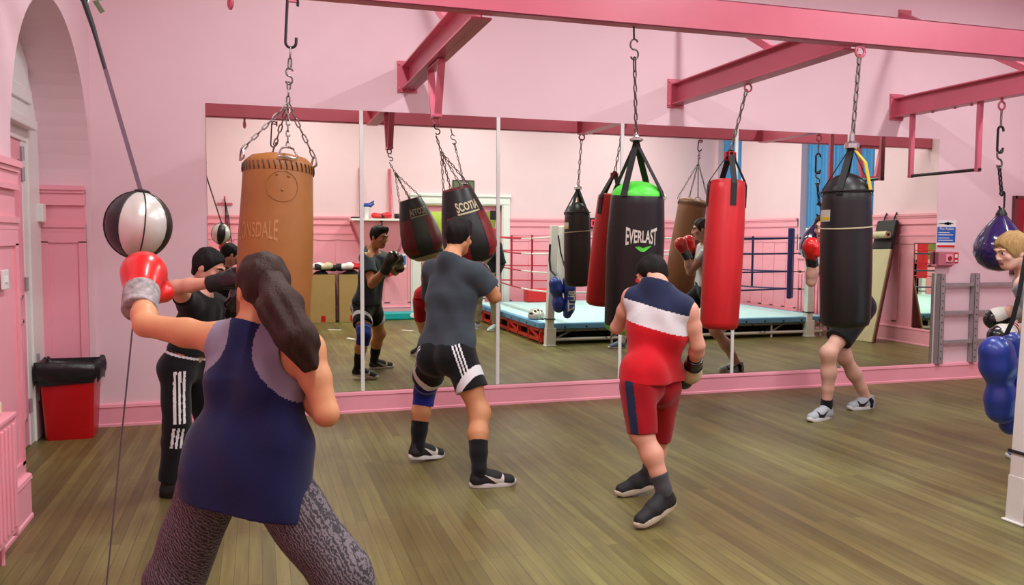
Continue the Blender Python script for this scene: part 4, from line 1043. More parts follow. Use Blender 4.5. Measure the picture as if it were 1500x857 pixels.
kit = [((1.00, -0.72), (1, .3, 0), M['signwhite'], 'white boxing glove heaped at the left of the left cardboard box'), ((1.22, -0.86), (-1, .4, 0), M['black'], 'black boxing glove heaped on the right of the left cardboard box'),
       ((1.16, -0.70), (1, -.3, 0), M['cream'], 'cream boxing glove at the front of the left cardboard box'), ((1.58, -0.92), (1, .5, 0), M['black'], 'black boxing glove heaped on the left of the right cardboard box'),
       ((1.72, -0.76), (-.8, .6, 0), M['red'], 'red boxing glove heaped on the right cardboard box'), ((1.55, -0.72), (.9, .2, 0), M['signwhite'], 'white boxing glove at the front of the right cardboard box')]
for (x, y), d, m, lb in kit: simple_glove((x, y, 0.93+(0.03 if m is not M['black'] else 0)), d, 'boxing_glove', lb, m, 'gloves heaped in the cardboard boxes', 1.15)
fillm = mat('dark_kit_cloth', (34, 32, 34), 0.8, bump=0.3, bscale=30)
for x0, x1, lb in ((0.93, 1.33, 'dark heap of kit filling the left cardboard box'), (1.45, 1.85, 'dark heap of kit filling the right cardboard box')):
    s = SDF(); 
    for k in range(9): s.ell(((x0+x1)/2+random.uniform(-.1, .1), -0.84+random.uniform(-.1, .1), 0.79+random.uniform(0, .06)), (0.10, 0.10, 0.10), k=0.04)
    tag(s.mesh('kit_heap', fillm, 0.014, None), lb, 'clothes')
# turquoise step on the floor
t = thing('aerobic_step', (2.55, YB+0.2, 0), 'long turquoise plastic step with a white end disc, by the white door frame', 'exercise step')
MB().box((1.9, YB+0.06, 0.0), (2.92, YB+0.30, 0.15)).build('step_body', M['teal'], t, bevel=0.03)
MB().lathe([(0.05, 0), (0.05, 0.012), (0.03, 0.016)], 20, R=frame((0, 1, 0)), o=(2.80, YB+0.30, 0.085)).build('white_disc', M['signwhite'], t, smooth=True)
t = flat_sign('fire_notice', 2.60, 2.73, 0.98, 1.25, 'blue and white notice on the panelling left of the white door frame, in the mirror', 'sign', y=YB+0.03)
MB().box((2.61, YB+0.03, 1.04), (2.72, YB+0.033, 1.21)).build('blue_field', M['signblue'], t)
t = thing('call_point', (2.55, YB+0.04, 1.40), 'pink call point box on the panelling left of the door, in the mirror', 'alarm box')
MB().box((2.47, YB+0.024, 1.32), (2.63, YB+0.08, 1.48)).build('cover', M['pinkclear'], t, bevel=0.01)
MB().lathe([(0.03, 0), (0.03, 0.01)], 14, R=frame((0, 1, 0)), o=(2.55, YB+0.08, 1.40)).build('button', M['darkred'], t, smooth=True)
simple_glove((2.34, YB+0.16, 0.80), (0.1, 1, 0), 'boxing_glove', 'red boxing glove hung on the panelling left of the door, in the mirror', M['red'], None, 1.1)
t = thing('wall_peg', (2.34, YB+0.05, 0.95), 'dark peg on the panelling holding the red glove, left of the door', 'peg'); MB().tube([(2.34, YB+0.02, 0.93), (2.34, YB+0.10, 0.94), (2.34, YB+0.12, 0.97)], 0.01, 7).build('hook', M['dark_chain'], t, smooth=True)
MB().tube([(2.34, YB+0.11, 0.945), (2.36, YB+0.13, 0.86), (2.33, YB+0.14, 0.83)], 0.006, 5).build('cord_loop', M['blackweb'], t)
t = thing('picture', (3.86, YB, 2.5), 'dark green framed picture above the white door frame, in the mirror', 'picture')
MB().box((3.64, YB, 2.42), (4.08, YB+0.02, 2.68)).build('frame', M['black'], t, bevel=0.003); MB().box((3.66, YB+0.02, 2.44), (4.06, YB+0.023, 2.66)).build('print', M['green_dark'], t)
t = thing('round_timer', (6.65, YB, 1.85), 'boxing round timer with red digits on the far wall, left of the brown punchbag', 'timer')
MB().box((6.42, YB+.03, 1.76), (7.0, YB+0.10, 1.98)).build('case', M['black'], t, bevel=0.006); MB().box((6.45, YB+0.10, 1.79), (6.97, YB+0.103, 1.95)).build('face', M['ledred'], t)
dg_ = MB()
for k in range(4):
    x = 6.52+k*0.11; dg_.box((x, YB+0.103, 1.805), (x+0.015, YB+0.106, 1.935)).box((x+0.06, YB+0.103, 1.805), (x+0.075, YB+0.106, 1.935)).box((x, YB+0.103, 1.922), (x+0.075, YB+0.106, 1.937)).box((x, YB+0.103, 1.803), (x+0.075, YB+0.106, 1.818))
dg_.build('lit_digits', M['led'], t)
t = thing('wall_hook', (-0.55, YB, 2.2), 'small pink wall hook with hanging cables, at the left edge of the mirror', 'hook')
MB().box((-0.68, YB, 2.13), (-0.42, YB+0.03, 2.17)).tube([(-0.55, YB, 2.24), (-0.55, YB+0.10, 2.24), (-0.55, YB+0.11, 2.28)], 0.016, 7).build('bracket', M['beam'], t)
c = MB()
for k, (dx, dz) in enumerate(((0.02, -.75), (0.07, -.95), (-0.02, -0.9))): c.tube([(-0.55, YB+0.09, 2.24), (-0.53+dx*.5, YB+0.07, 1.95), (-0.5+dx, YB+0.06, 2.24+dz)], 0.008, 5)
c.build('cable', M['dark_chain'], t)
# short flat white strips laid on the floor
for (px, py, ang, lb) in ((490, 483, .5, 'white mark on the floor in front of the left cardboard box, in the mirror'), (514, 496, 1.2, 'white mark on the floor by the reflected left shoe'), (597, 484, .9, 'white mark on the floor in front of the door frame, in the mirror')):
    d = FW+RT*(px-750)/F-UP*(py-428.5)/F; k = -H/d[2]; X = V(0, 0, H)+d*k; X[1] = 2*D-X[1]
    R = np.array([[math.cos(ang), -math.sin(ang), 0], [math.sin(ang), math.cos(ang), 0], [0, 0, 1]])
    tag(MB().box((-0.12, -0.03, 0.0005), (0.12, 0.03, 0.002), R, V(X[0], X[1], 0)).build('floor_mark', M['signwhite'], None), lb, 'tape', 'white marks on the floor')
# right wall: sit-up bench leaning, narrow mirror, wall radiator
t = thing('sit_up_bench', (9.0, 4.25, 0), 'beige sit-up board with black padded end and hooks, leaning on the right wall', 'bench')
a, b = V(8.86, 4.22, 0.0), V(9.30, 4.16, 1.86); z = norm(b-a); y = V(0, 1, 0); y = norm(y-z*(y@z)); x = np.cross(y, z); R = np.stack([x, y, z], 1); L = np.linalg.norm(b-a)
MB().xf(R, a).box((-0.01, -0.20, 0.0), (0.03, 0.20, L*0.76)).build('board_pad', M['board'], t, bevel=0.01)
MB().xf(R, a).box((0.03, -0.21, 0.0), (0.06, 0.21, L*0.78)).build('board_back', M['maroonwood'], t, bevel=0.004)
MB().xf(R, a).box((-0.02, -0.20, L*0.76), (0.05, 0.20, L)).build('head_pad', M['black'], t, bevel=0.02)
for yy in (-0.10, 0.11): MB().xf(R, a).tube([(0.02, yy, L-0.02), (0.03, yy, L+0.06), (0.02, yy+0.03, L+0.12), (0.0, yy+0.06, L+0.10), (0.0, yy+0.06, L+0.07)], 0.011, 7).build('wall_hook', M['dark_chain'], t, smooth=True)
rp = a+z*L*0.86-x*0.14
MB().tube([rp-y*0.22, rp+y*0.24], 0.055, 16).build('foot_roller', M['cream'], t, smooth=True)
MB().tube([rp+y*0.235, rp+y*0.245], 0.022, 12).tube([rp-y*0.26, rp+y*0.26], 0.014, 8).build('roller_rod', M['dark_chain'], t, smooth=True)
MB().tube([rp, rp+x*0.15], 0.014, 8).build('roller_arm', M['dark_chain'], t)
t = thing('narrow_mirror', (XR-0.03, 4.9, 0.2), 'narrow upright mirror on the right wall showing the ring ropes', 'mirror')
MB().box((XR-0.04, 4.68, 0.21), (XR-0.028, 5.08, 1.50)).build('mirror_glass', M['mirror'], t); MB().box((XR-0.036, 4.655, 0.195), (XR-0.024, 5.10, 1.515)).build('frame', M['maroonwood'], t)
t = thing('column_radiator', (XR-0.1, 2.6, 0), 'pink column radiator under the window on the right wall, in the mirror', 'radiator')
for k in range(16): MB().box((XR-0.16, 2.0+k*0.09, 0.12), (XR-0.04, 2.055+k*0.09, 0.95)).build('column', M['trim'], t, bevel=0.015)
b = MB()
for z in (0.2, 0.86): b.tube([(XR-0.1, 1.98, z), (XR-0.1, 3.42, z)], 0.03, 8)
for y in (2.03, 3.38): b.box((XR-0.13, y-0.02, 0), (XR-0.07, y+0.02, 0.14))
b.build('header_pipe', M['trim'], t)
# ------------------------------------------------------------------ people
def skin_mat(name, col): return mat(name, col, 0.48, var=0.05, vscale=10, spec=0.4)
def cloth_mat(name, col, var=0.08): return mat(name, col, 0.85, var=var, vscale=9, bump=0.12, bscale=180, spec=0.2, sheen=0.15)
HAIRM = {}
def hair_mat(name, col):
    m = bpy.data.materials.new(name); m.use_nodes = True; nt = m.node_tree; N = nt.nodes; L = nt.links; b = N['Principled BSDF']
    tc = N.new('ShaderNodeTexCoord'); mp = N.new('ShaderNodeMapping'); mp.inputs['Scale'].default_value = (60, 60, 9)
    nz = N.new('ShaderNodeTexNoise'); nz.inputs['Scale'].default_value = 2.0; nz.inputs['Detail'].default_value = 5
    L.new(tc.outputs['Object'], mp.inputs['Vector']); L.new(mp.outputs['Vector'], nz.inputs['Vector'])
    r = N.new('ShaderNodeValToRGB'); c = rgb(col); r.color_ramp.elements[0].position = .3; r.color_ramp.elements[1].position = .7
    r.color_ramp.elements[0].color = tuple(x*.75 for x in c[:3])+(1,); r.color_ramp.elements[1].color = tuple(min(1, x*1.25) for x in c[:3])+(1,)
    L.new(nz.outputs['Fac'], r.inputs['Fac']); L.new(r.outputs['Color'], b.inputs['Base Color']); b.inputs['Roughness'].default_value = .62; b.inputs['Specular IOR Level'].default_value = .22
    bp = N.new('ShaderNodeBump'); bp.inputs['Strength'].default_value = .5; bp.inputs['Distance'].default_value = .01
    L.new(nz.outputs['Fac'], bp.inputs['Height']); L.new(bp.outputs['Normal'], b.inputs['Normal'])
    return m
LIP = mat('lip_skin', (150, 84, 72), 0.45, var=0.04); EYEW = mat('eye_white', (214, 208, 200), 0.3, var=0.0); IRIS = mat('dark_iris', (30, 22, 18), 0.2, var=0.0)

class Person: pass
def orient(J):
    J = {k: V(v) for k, v in J.items()}
    p = Person(); p.J = J
    p.hc = (J['hipL']+J['hipR'])/2; p.sc = (J['shL']+J['shR'])/2
    p.up = norm(p.sc-p.hc); r = J['shR']-J['shL']; p.rt = norm(r-p.up*(r@p.up)); p.fw = np.cross(p.up, p.rt)
    hr = J['hipR']-J['hipL']; zz = V(0, 0, 1); p.hr = norm(hr-zz*0.5*(hr@zz)); p.hf = norm(np.cross(p.up, p.hr))
    p.L = np.linalg.norm(p.sc-p.hc)
    return p
def torso(s, p, b, t=0.0, k=0.05, clip=None, glute=1.0):
    """torso volumes; b = build scale, t = extra thickness"""
    J = p.J; u, f, hf, L = p.up, p.fw, p.hf, p.L; kw = dict(k=k, clip=clip)
    w = 0.085*b
    hipw = np.linalg.norm(J['hipR']-J['hipL'])/2
    for sg, hp, sh in ((-1, J['hipL'], J['shL']), (1, J['hipR'], J['shR'])):
        hip = p.hc+p.hr*sg*(hipw*0.62)+u*0.03
        s.caps(hip-u*0.03, hip+u*0.06, 0.118*b+t, 0.112*b+t, n=hf, flat=1.08, **kw)
        s.ell(hip-hf*0.045*b*glute-u*0.03, V(0.095*b+t, 0.09*b+t, 0.10*b+t), k=k, clip=clip)
        waist = p.hc+u*L*0.40+(p.hr+p.rt)*0.5*sg*0.052*b
        rib = p.hc+u*L*0.70+p.rt*sg*0.062*b
        top = p.hc+u*L*0.90+p.rt*sg*0.085*b
        s.caps(hip+u*0.05, waist, 0.108*b+t, 0.098*b+t, n=p.fw, flat=1.15, **kw)
        s.caps(waist, rib, 0.098*b+t, 0.112*b+t, n=f, flat=1.15, **kw)
        s.caps(rib, top, 0.112*b+t, 0.080*b+t, n=f, flat=1.12, **kw)
        inner = p.sc*0.35+sh*0.65
        s.caps(top, inner-u*0.03, 0.078*b+t, 0.060*b+t, **kw)
        s.caps(J['neck']-u*0.01, sh*0.8+p.sc*0.2+u*0.005, 0.050*b+t, 0.050*b+t, **kw)
    s.caps(p.sc-u*0.06, J['neck'], 0.072*b+t, 0.055*b+t, **kw)
def head_frame(J):
    f = norm(J['face']); u = norm(V(J.get('hup', V(0, 0, 1)))-f*(f@V(J.get('hup', V(0, 0, 1))))); r = np.cross(f, u)
    return f, u, r
def make_body(t, p, b, skin, h=0.0075, hs=1.0, wr=1.0, legs=True):
    J = p.J; s = SDF(); c = J['head']; f, u, r = head_frame(J); R = np.stack([r, f, u], 1); p.b = b
    torso(s, p, b, 0.0, glute=float(J.get('glute', 1.0)))
    # head
    s.ell(c+u*0.028*hs-f*0.012*hs, V(0.074, 0.094, 0.088)*hs, R, k=0.02)
    s.ell(c+f*0.022*hs-u*0.03*hs, V(0.064, 0.074, 0.082)*hs, R, k=0.025)
    s.ell(c+f*0.052*hs-u*0.085*hs, V(0.036, 0.036, 0.030)*hs, R, k=0.03)
    for sg in (-1, 1):
        s.caps(c+r*sg*0.056*hs-u*0.05*hs-f*0.005*hs, c+r*sg*0.022*hs-u*0.088*hs+f*0.052*hs, 0.018*hs, 0.017*hs, 0.03)
        s.ell(c+r*sg*0.078*hs-f*0.008*hs-u*0.008*hs, V(0.010, 0.020, 0.031)*hs, R, k=0.006)
        s.ell(c+r*sg*0.046*hs+f*0.068*hs-u*0.022*hs, V(0.022, 0.018, 0.018)*hs, R, k=0.02)
        s.ell(c+r*sg*0.031*hs+f*0.099*hs+u*0.010*hs, V(0.017, 0.014, 0.011)*hs, R, k=0.012, op='s')
        s.ell(c+r*sg*0.031*hs+f*0.083*hs+u*0.010*hs, V(0.014, 0.013, 0.012)*hs, R, k=0.002)
        s.caps(c+r*sg*0.012*hs+f*0.094*hs+u*0.030*hs, c+r*sg*0.046*hs+f*0.080*hs+u*0.032*hs, 0.009*hs, 0.008*hs, 0.014)
    s.caps(c+f*0.092*hs+u*0.018*hs, c+f*0.108*hs-u*0.026*hs, 0.008*hs, 0.012*hs, 0.012)
    for sg in (-1, 1): s.ell(c+f*0.099*hs-u*0.032*hs+r*sg*0.013*hs, V(.009, .01, .008)*hs, R, k=0.008)
    s.ell(c+f*0.093*hs-u*0.057*hs, V(0.022, 0.009, 0.007)*hs, R, k=0.006); s.ell(c+f*0.091*hs-u*0.067*hs, V(0.018, 0.009, 0.008)*hs, R, k=0.006)
    # neck
    nt_ = c-u*0.065*hs-f*0.025*hs
    s.caps(nt_, J['neck'], 0.054*b*hs, 0.058*b, 0.03)
    # arms
    for q in 'LR':
        sh, el, w_ = J['sh'+q], J['el'+q], J['wr'+q]
        s.ell(sh, (0.062*b,)*3, k=0.04)
        m = sh*0.55+el*0.45; s.caps(sh, m, 0.057*b, 0.054*b, 0.03); s.caps(m, el, 0.054*b, 0.043*b, 0.02)
        m2 = el*0.68+w_*0.32; s.caps(el, m2, 0.044*b, 0.047*b, 0.02); s.caps(m2, w_, 0.047*b, 0.031*b, 0.02)
        hd = J.get('hand'+q)
        if hd is None:  # fist inside the glove
            d = norm(w_-el); s.ell(w_+d*0.05, (0.036, 0.036, 0.045), k=0.02)
        else:
            d = norm(V(hd)); sd = norm(np.cross(d, p.fw)); pn = np.cross(sd, d)
            s.caps(w_, w_+d*0.08, 0.026, 0.030, 0.02, n=sd, flat=1.0)
            for i, (o, l) in enumerate(((-0.027, .07), (-.009, .08), (.009, .075), (.027, .06))):
                k0 = w_+d*0.09+pn*o; k1 = k0+d*l*.55+sd*.006; k2 = k1+d*l*.45+sd*.018; s.path([k0, k1, k2], [.0095, .0088, .0075], 0.006)
            s.path([w_+d*.03+pn*-.025, w_+d*.06-pn*.05+sd*.01, w_+d*.095-pn*.055+sd*.02], [.012, .011, .009], 0.01)
    if legs:
        for q in 'LR':
            hp, kn, an = J['hip'+q], J['kn'+q], J['an'+q]
            s.caps(hp, hp*0.45+kn*0.55, 0.090*b, 0.080*b, 0.03); s.caps(hp*0.45+kn*0.55, kn, 0.080*b, 0.062*b, 0.03)
            kf = norm(kn-(hp+an)/2) if np.linalg.norm(kn-(hp+an)/2) > 0.02 else p.hf
            back = -p.hf
            s.ell(kn+p.hf*0.008, (0.055*b,)*3, k=0.05)
            m = kn*0.62+an*0.38+back*0.012
            s.caps(kn, m, 0.057*b, 0.063*b, 0.05); s.caps(m, kn*.3+an*.7+back*.006, 0.063*b, 0.050*b, 0.04); s.caps(kn*.3+an*.7+back*.006, an, 0.050*b, 0.040*b, 0.02)
            s.caps(an, an+V(0, 0, -0.03), 0.034*b, 0.034*b, 0.01)
    def mf(C):
        Q = (C-c)@R; o = np.zeros(len(C), int)
        o[(np.abs(Q[:, 0]) < 0.024*hs) & (np.abs(Q[:, 2]+0.062*hs) < 0.011*hs) & (Q[:, 1] > 0.08*hs)] = 1
        for sg in (-1, 1):
            e = Q-V(sg*0.031, 0.083, 0.010)*hs; d = np.sqrt((e**2).sum(1)); o[(d < 0.0175*hs) & (np.abs(e[:, 2]) < 0.0085*hs) & (e[:, 1] > 0)] = 2
            o[(np.hypot(e[:, 0], e[:, 2]) < 0.008*hs) & (e[:, 1] > 0) & (d < .018*hs)] = 3
        return o
    return s.mesh('body', [skin, LIP, EYEW, IRIS], h, t, matfn=mf)
def brows(t, p, m, hs=1.0):
    J = p.J; c = J['head']; f, u, r = head_frame(J); mb = MB()
    for sg in (-1, 1):
        mb.tube([c+(r*sg*0.013+f*0.1035+u*0.029)*hs, c+(r*sg*0.033+f*0.0985+u*0.036)*hs, c+(r*sg*0.052+f*0.082+u*0.030)*hs], [0.005*hs, 0.006*hs, 0.003*hs], 6)
    mb.build('eyebrows', m, t, smooth=True)
def hair_cap(t, p, m, hs=1.0, thick=0.013, line=0.0, tilt=0.55, fringe=0.0, h=0.006, extra=None, nape=-0.055, name='hair', rough=0.004):
    J = p.J; c = J['head']; f, u, r = head_frame(J); R = np.stack([r, f, u], 1); s = SDF()
    s.ell(c+u*0.030*hs-f*0.014*hs, (V(0.074, 0.094, 0.088)+thick)*hs, R, k=0.02)
    s.caps(c-f*0.055*hs+u*0.0*hs, c-f*0.058*hs+u*nape*hs, 0.058*hs, 0.046*hs, 0.03, n=f, flat=1.3)
    # cut away the face: everything in front of a slanting hairline
    n = norm(f*1.0-u*tilt); s.caps(c+f*0.2*hs-u*(0.03-line)*hs, c+f*0.125*hs-u*(0.12-line)*hs, 0.001, 0.001, 0)
    s.it.pop()
    cuts = [(c+f*(0.062+fringe)*hs+u*(0.045+line)*hs, n), (c+u*(nape-0.03)*hs, -u)]
    s2 = s
    if extra: extra(s2, c, f, u, r)
    fo = lambda P: rough*np.sin(95*((P-c)@r))*np.sin(60*((P-c)@f)+40*((P-c)@u))
    return s.mesh(name, m, h, t, cut=cuts, folds=fo)
def ears_clear(): pass
def clip_arm(sh, el, frac): return [(sh+(el-sh)*frac, el-sh)]
def shirt(t, p, b, mats, name='shirt', hem=-0.02, sleeve=0.55, th=0.012, neck=0.03, glute=0.6, h=0.0075, fold=0.004, matfn=None, tilt=None, sl_r=1.12, vest=False, seed=1.0, label=None, skirt=0.0, skirt_w=(1, 1), skirt_r=1.0, armhole=None):
    J = p.J; s = SDF(); torso(s, p, b, th, glute=glute)
    if skirt > 0:
        hw = np.linalg.norm(J['hipR']-J['hipL'])/2
        for sg, sw_ in ((-1, skirt_w[0]), (1, skirt_w[1])):
            hip = p.hc+p.hr*sg*hw*0.75*sw_; s.caps(hip+p.up*0.08, hip-p.up*skirt, 0.117*b*skirt_r+th, 0.134*b*skirt_r+th, 0.06, n=p.hf, flat=1.05)
        s.caps(p.hc+p.up*0.05, p.hc-p.up*skirt, 0.125*b*skirt_r+th, 0.142*b*skirt_r+th, 0.06)
    if not vest:
        for q in 'LR':
            sh, el = J['sh'+q], J['el'+q]; cl = clip_arm(sh, el, sleeve)
            s.ell(sh, (0.062*b+th,)*3, k=0.04, clip=cl)
            s.caps(sh, sh+(el-sh)*(sleeve+.15), (0.056*b+th)*1.0, (0.050*b+th)*sl_r, 0.03, clip=cl)
    else:
        for q in 'LR':
            sh = J['sh'+q]; s.ell(sh*0.86+p.sc*.14, (0.058*b+th*.6,)*3, k=0.04, clip=[(sh+p.rt*(0.012 if q == 'R' else -0.012), p.rt*(1 if q == 'R' else -1))])
            el = J['el'+q]
    if armhole:
        for q, r_ in zip('LR', armhole): s.ell(J['sh'+q]+p.rt*(0.02 if q == 'R' else -0.02), (r_, r_, r_), k=0.006, op='s')
    cuts = [(p.hc+p.up*hem, -norm(tilt) if tilt is not None else -p.up), (J['neck']+p.up*neck, p.up+p.fw*0.45)]
    s.mesh(name, mats, h, t, matfn=matfn, cut=cuts, folds=folds(fold, 24, seed, p.up+0.5*p.rt) if fold else None, label=label)
def shorts(t, p, b, mats, name='shorts', glute=1.0, waist=0.10, leg=0.62, th=0.014, flare=1.25, h=0.0075, fold=0.004, matfn=None, seed=2.0, label=None, sep=0.03):
    J = p.J; s = SDF(); u = p.up; hf = p.hf; hipw = np.linalg.norm(J['hipR']-J['hipL'])/2
    for sg, q in ((-1, 'L'), (1, 'R')):
        hip = p.hc+p.hr*sg*hipw*0.62+u*0.03
        s.caps(hip-u*0.03, hip+u*0.09, 0.118*b+th, 0.110*b+th, n=hf, flat=1.08, k=0.04)
        s.ell(hip-hf*0.045*b*glute-u*0.03, (0.095*b+th, 0.09*b+th, 0.10*b+th), k=0.04)
        hp, kn = J['hip'+q], J['kn'+q]; e = hp+(kn-hp)*leg
        s.caps(hp, hp+(kn-hp)*(leg+0.12), 0.094*b+th, (0.094+(0.058-0.094)*leg)*b*flare+th, sep, clip=[(e, kn-hp)])
    s.mesh(name, mats, h, t, matfn=matfn, cut=[(p.hc+u*waist, u)], folds=folds(fold, 26, seed, p.hr+0.4*u) if fold else None, label=label)
def trousers(t, p, b, mats, name='trousers', glute=1.0, waist=0.10, th=0.014, h=0.0075, fold=0.005, matfn=None, end=0.97, ankr=0.058, kneer=0.075, seed=3.0):
    J = p.J; s = SDF(); u = p.up; hf = p.hf; hipw = np.linalg.norm(J['hipR']-J['hipL'])/2
    for sg, q in ((-1, 'L'), (1, 'R')):
        hip = p.hc+p.hr*sg*hipw*0.62+u*0.03
        s.caps(hip-u*0.03, hip+u*0.09, 0.118*b+th, 0.110*b+th, n=hf, flat=1.08, k=0.04)
        s.ell(hip-hf*0.045*b*glute-u*0.03, (0.095*b+th, 0.09*b+th, 0.10*b+th), k=0.04)
        hp, kn, an = J['hip'+q], J['kn'+q], J['an'+q]; e = kn+(an-kn)*end
        s.caps(hp, kn, 0.094*b+th, kneer*b, 0.03); s.caps(kn, kn+(an-kn)*(end+.05), kneer*b, ankr*b, 0.03, clip=[(e, an-kn)])
        s.ell(kn*.7+an*.3-hf*.012, (0.066*b,)*3, k=0.03)
    s.mesh(name, mats, h, t, matfn=matfn, cut=[(p.hc+u*waist, u)], folds=folds(fold, 30, seed, u+0.3*p.hr) if fold else None)
def sock(t, p, q, m, top=0.20, b=1.0, name='sock'):
    J = p.J; kn, an = J['kn'+q], J['an'+q]; d = norm(kn-an); s = SDF()
    b = p.b; back = -p.hf; mm_ = kn*0.62+an*0.38+back*0.012; lo = kn*.3+an*.7+back*.006; g = 0.007
    s.caps(mm_, lo, 0.063*b+g, 0.050*b+g, 0.04); s.caps(lo, an, 0.050*b+g, 0.040*b+g, 0.02); s.caps(an, an+V(0, 0, -0.03), 0.040*b+g, 0.040*b+g, 0.02)
    s.mesh(name, m, 0.006, t, cut=[(an+d*(top-0.01), d)])
SWOOSH = [(0.04, 0.62), (0.0, 0.40), (0.03, 0.16), (0.13, 0.03), (0.28, 0.06), (0.45, 0.16), (1.0, 0.60), (0.50, 0.40), (0.29, 0.33), (0.17, 0.36), (0.10, 0.48)]
def shoe(t, p, q, mu, ms, toe, side=None, swoosh=None, lift=0.0, pitch=0.0, sc=1.0, stripe=None, rollz=0.0, side_sg=1):
    """shoe under the ankle: toe = heading, pitch>0 raises the heel"""
    J = p.J; an = J['an'+q]; y = norm(V(toe[0], toe[1], 0)); x = np.cross(y, V(0, 0, 1))
    Rz = np.stack([x, y, V(0, 0, 1)], 1); c_, s_ = math.cos(-pitch), math.sin(-pitch)
    Rx = np.array([[1, 0, 0], [0, c_, -s_], [0, s_, c_]]); R = Rz@Rx
    o = V(an)-R@V(0, -0.03*sc, 0.105*sc)   # local ankle
    if lift is not None:  # lowest point on the floor
        lows = [o+R@V(0, yy*sc, 0) for yy in (-0.085, 0.15, 0.20)]; o = o-V(0, 0, min(l[2] for l in lows)-0.001)+V(0, 0, lift)
    P = lambda *a: o+R@(V(*a)*sc)
    s = SDF()
    s.caps(P(0, -0.045, 0.042), P(0, 0.06, 0.046), 0.040*sc, 0.042*sc, 0.02, n=R[:, 2], flat=0.95); s.caps(P(0, 0.06, 0.046), P(0.004, 0.155, 0.030), 0.042*sc, 0.037*sc, 0.02)
    s.caps(P(0, -0.045, 0.05), P(0, -0.035, 0.095), 0.040*sc, 0.041*sc, 0.02); s.caps(P(0, -0.01, 0.085), P(0, 0.07, 0.055), 0.036*sc, 0.034*sc, 0.02)
    so = s.mesh('shoe', mu, 0.006, t, cut=[(P(0, 0, 0.020), -R[:, 2]), (P(0, -0.03, 0.118), norm(R[:, 2]-0.25*R[:, 1]))])
    prof = []
    for k in range(28):
        a = 2*PI*k/28; yy = 0.055+0.148*math.sin(a); w = (0.046 if yy > 0.06 else 0.040)*(1-0.10*math.sin(a)**4); prof.append((math.copysign(abs(math.cos(a))**0.75, math.cos(a))*w*sc, yy*sc))
    mb = MB().xf(R, o); n = len(prof); vs = []; 
    for z, g in ((0.0, 0.96), (0.006, 1.0), (0.022, 1.0), (0.028, 0.96)):
        for (xx, yy) in prof: vs.append((xx*g, (yy-0.055*sc)*g+0.055*sc, (z+(0.010 if yy > 0.17*sc else 0)*((yy/sc-0.17)/0.03 if yy > 0.17*sc else 0)+(0.006 if yy < 0 else 0)*(1 if z > .02 else 0))*sc))
    fs = [(i*n+k, i*n+(k+1) % n, (i+1)*n+(k+1) % n, (i+1)*n+k) for i in range(3) for k in range(n)]+[tuple(range(n))[::-1], tuple(range(3*n, 4*n))]
    mb.add(vs, fs); mb.build('sole', ms, so, smooth=True, angle=50)
    la = MB().xf(R, o)
    for k in range(4): yy = 0.035+k*0.022; zz = 0.088-k*0.011; la.tube([(-0.022*sc, yy*sc, (zz-.006)*sc), (0, (yy+.004)*sc, (zz+0.003)*sc), (0.022*sc, yy*sc, (zz-.006)*sc)], 0.0035*sc, 5)
    la.build('laces', ms if stripe is None else mu, so, smooth=True)
    if swoosh is not None:
        me = so.data; off = OFF[so.name]; bv = BVHTree.FromPolygons([tuple(V(v.co)+off) for v in me.vertices], [tuple(pl.vertices) for pl in me.polygons])
        for sg in (-1, 1):
            poly = SWOOSH if True else SWOOSH
            vs, fs = subdiv([(a, b_, 0) for a, b_ in poly], [(0, 1, 10), (1, 9, 10), (1, 2, 9), (2, 3, 9), (3, 8, 9), (3, 4, 8), (4, 5, 8), (5, 7, 8), (5, 6, 7)], 2)
            out = []
            for a, b_, _ in vs:
                # bulb towards the toe, tail rising to the heel
                q_ = P(sg*0.12, 0.118-a*0.125, 0.014+b_*0.115); d = -R[:, 0]*sg
                hit = bv.ray_cast(Vector(q_), Vector(d))
                if hit[0] is None: hit = bv.find_nearest(Vector(q_-R[:, 0]*sg*0.075*sc))
                out.append(V(hit[0])-d*0.0022)
            m_ = MB(); m_.add(out, fs); m_.build('side_mark', swoosh, so)
def glove(t, w, el, d, m, mcuff, side=1, up=None, sc=1.0, mtrim=None, name='boxing_glove', patch=None):
    """boxing glove: w wrist, d pointing direction, side = +1 thumb to the local +x"""
    d = norm(d); z = V(up if up is not None else (0, 0, 1)); z = norm(z-d*(z@d)); x = np.cross(d, z); R = np.stack([x, d, z], 1)
    P = lambda *a: V(w)+R@(V(*a)*sc)
    s = SDF()
    s.ell(P(0, 0.105, 0.0), V(0.066, 0.080, 0.062)*sc, R, k=0.02); s.ell(P(0, 0.135, -0.022), V(0.062, 0.048, 0.052)*sc, R, k=0.03)
    s.caps(P(0, 0.0, 0), P(0, 0.09, 0.0), 0.050*sc, 0.056*sc, 0.03)
    s.path([P(side*0.035, 0.025, -0.015), P(side*0.068, 0.07, -0.025), P(side*0.058, 0.125, -0.032)], [0.028*sc, 0.030*sc, 0.024*sc], 0.012)
    mf_ = (lambda C: ((((C-V(w))@R)[:, 2] > 0.012*sc) & (((C-V(w))@R)[:, 1] > 0.03*sc) & (((C-V(w))@R)[:, 1] < 0.13*sc)).astype(int)) if patch is not None else None
    g = s.mesh(name, [m, patch] if patch is not None else m, 0.006, t, matfn=mf_)
    s = SDF(); s.caps(P(0, -0.075, 0), P(0, 0.015, 0), 0.050*sc, 0.053*sc, 0.01); s.mesh('cuff', mcuff, 0.006, g, cut=[(P(0, -0.072, 0), -d), (P(0, 0.022, 0), d)])
    if mtrim is not None:
        MB().tube([P(0.055*math.cos(a), 0.012, 0.055*math.sin(a)) for a in [2*PI*k/24 for k in range(24)]], 0.004*sc, 5, closed=True).build('cuff_piping', mtrim, g, smooth=True)
    return g
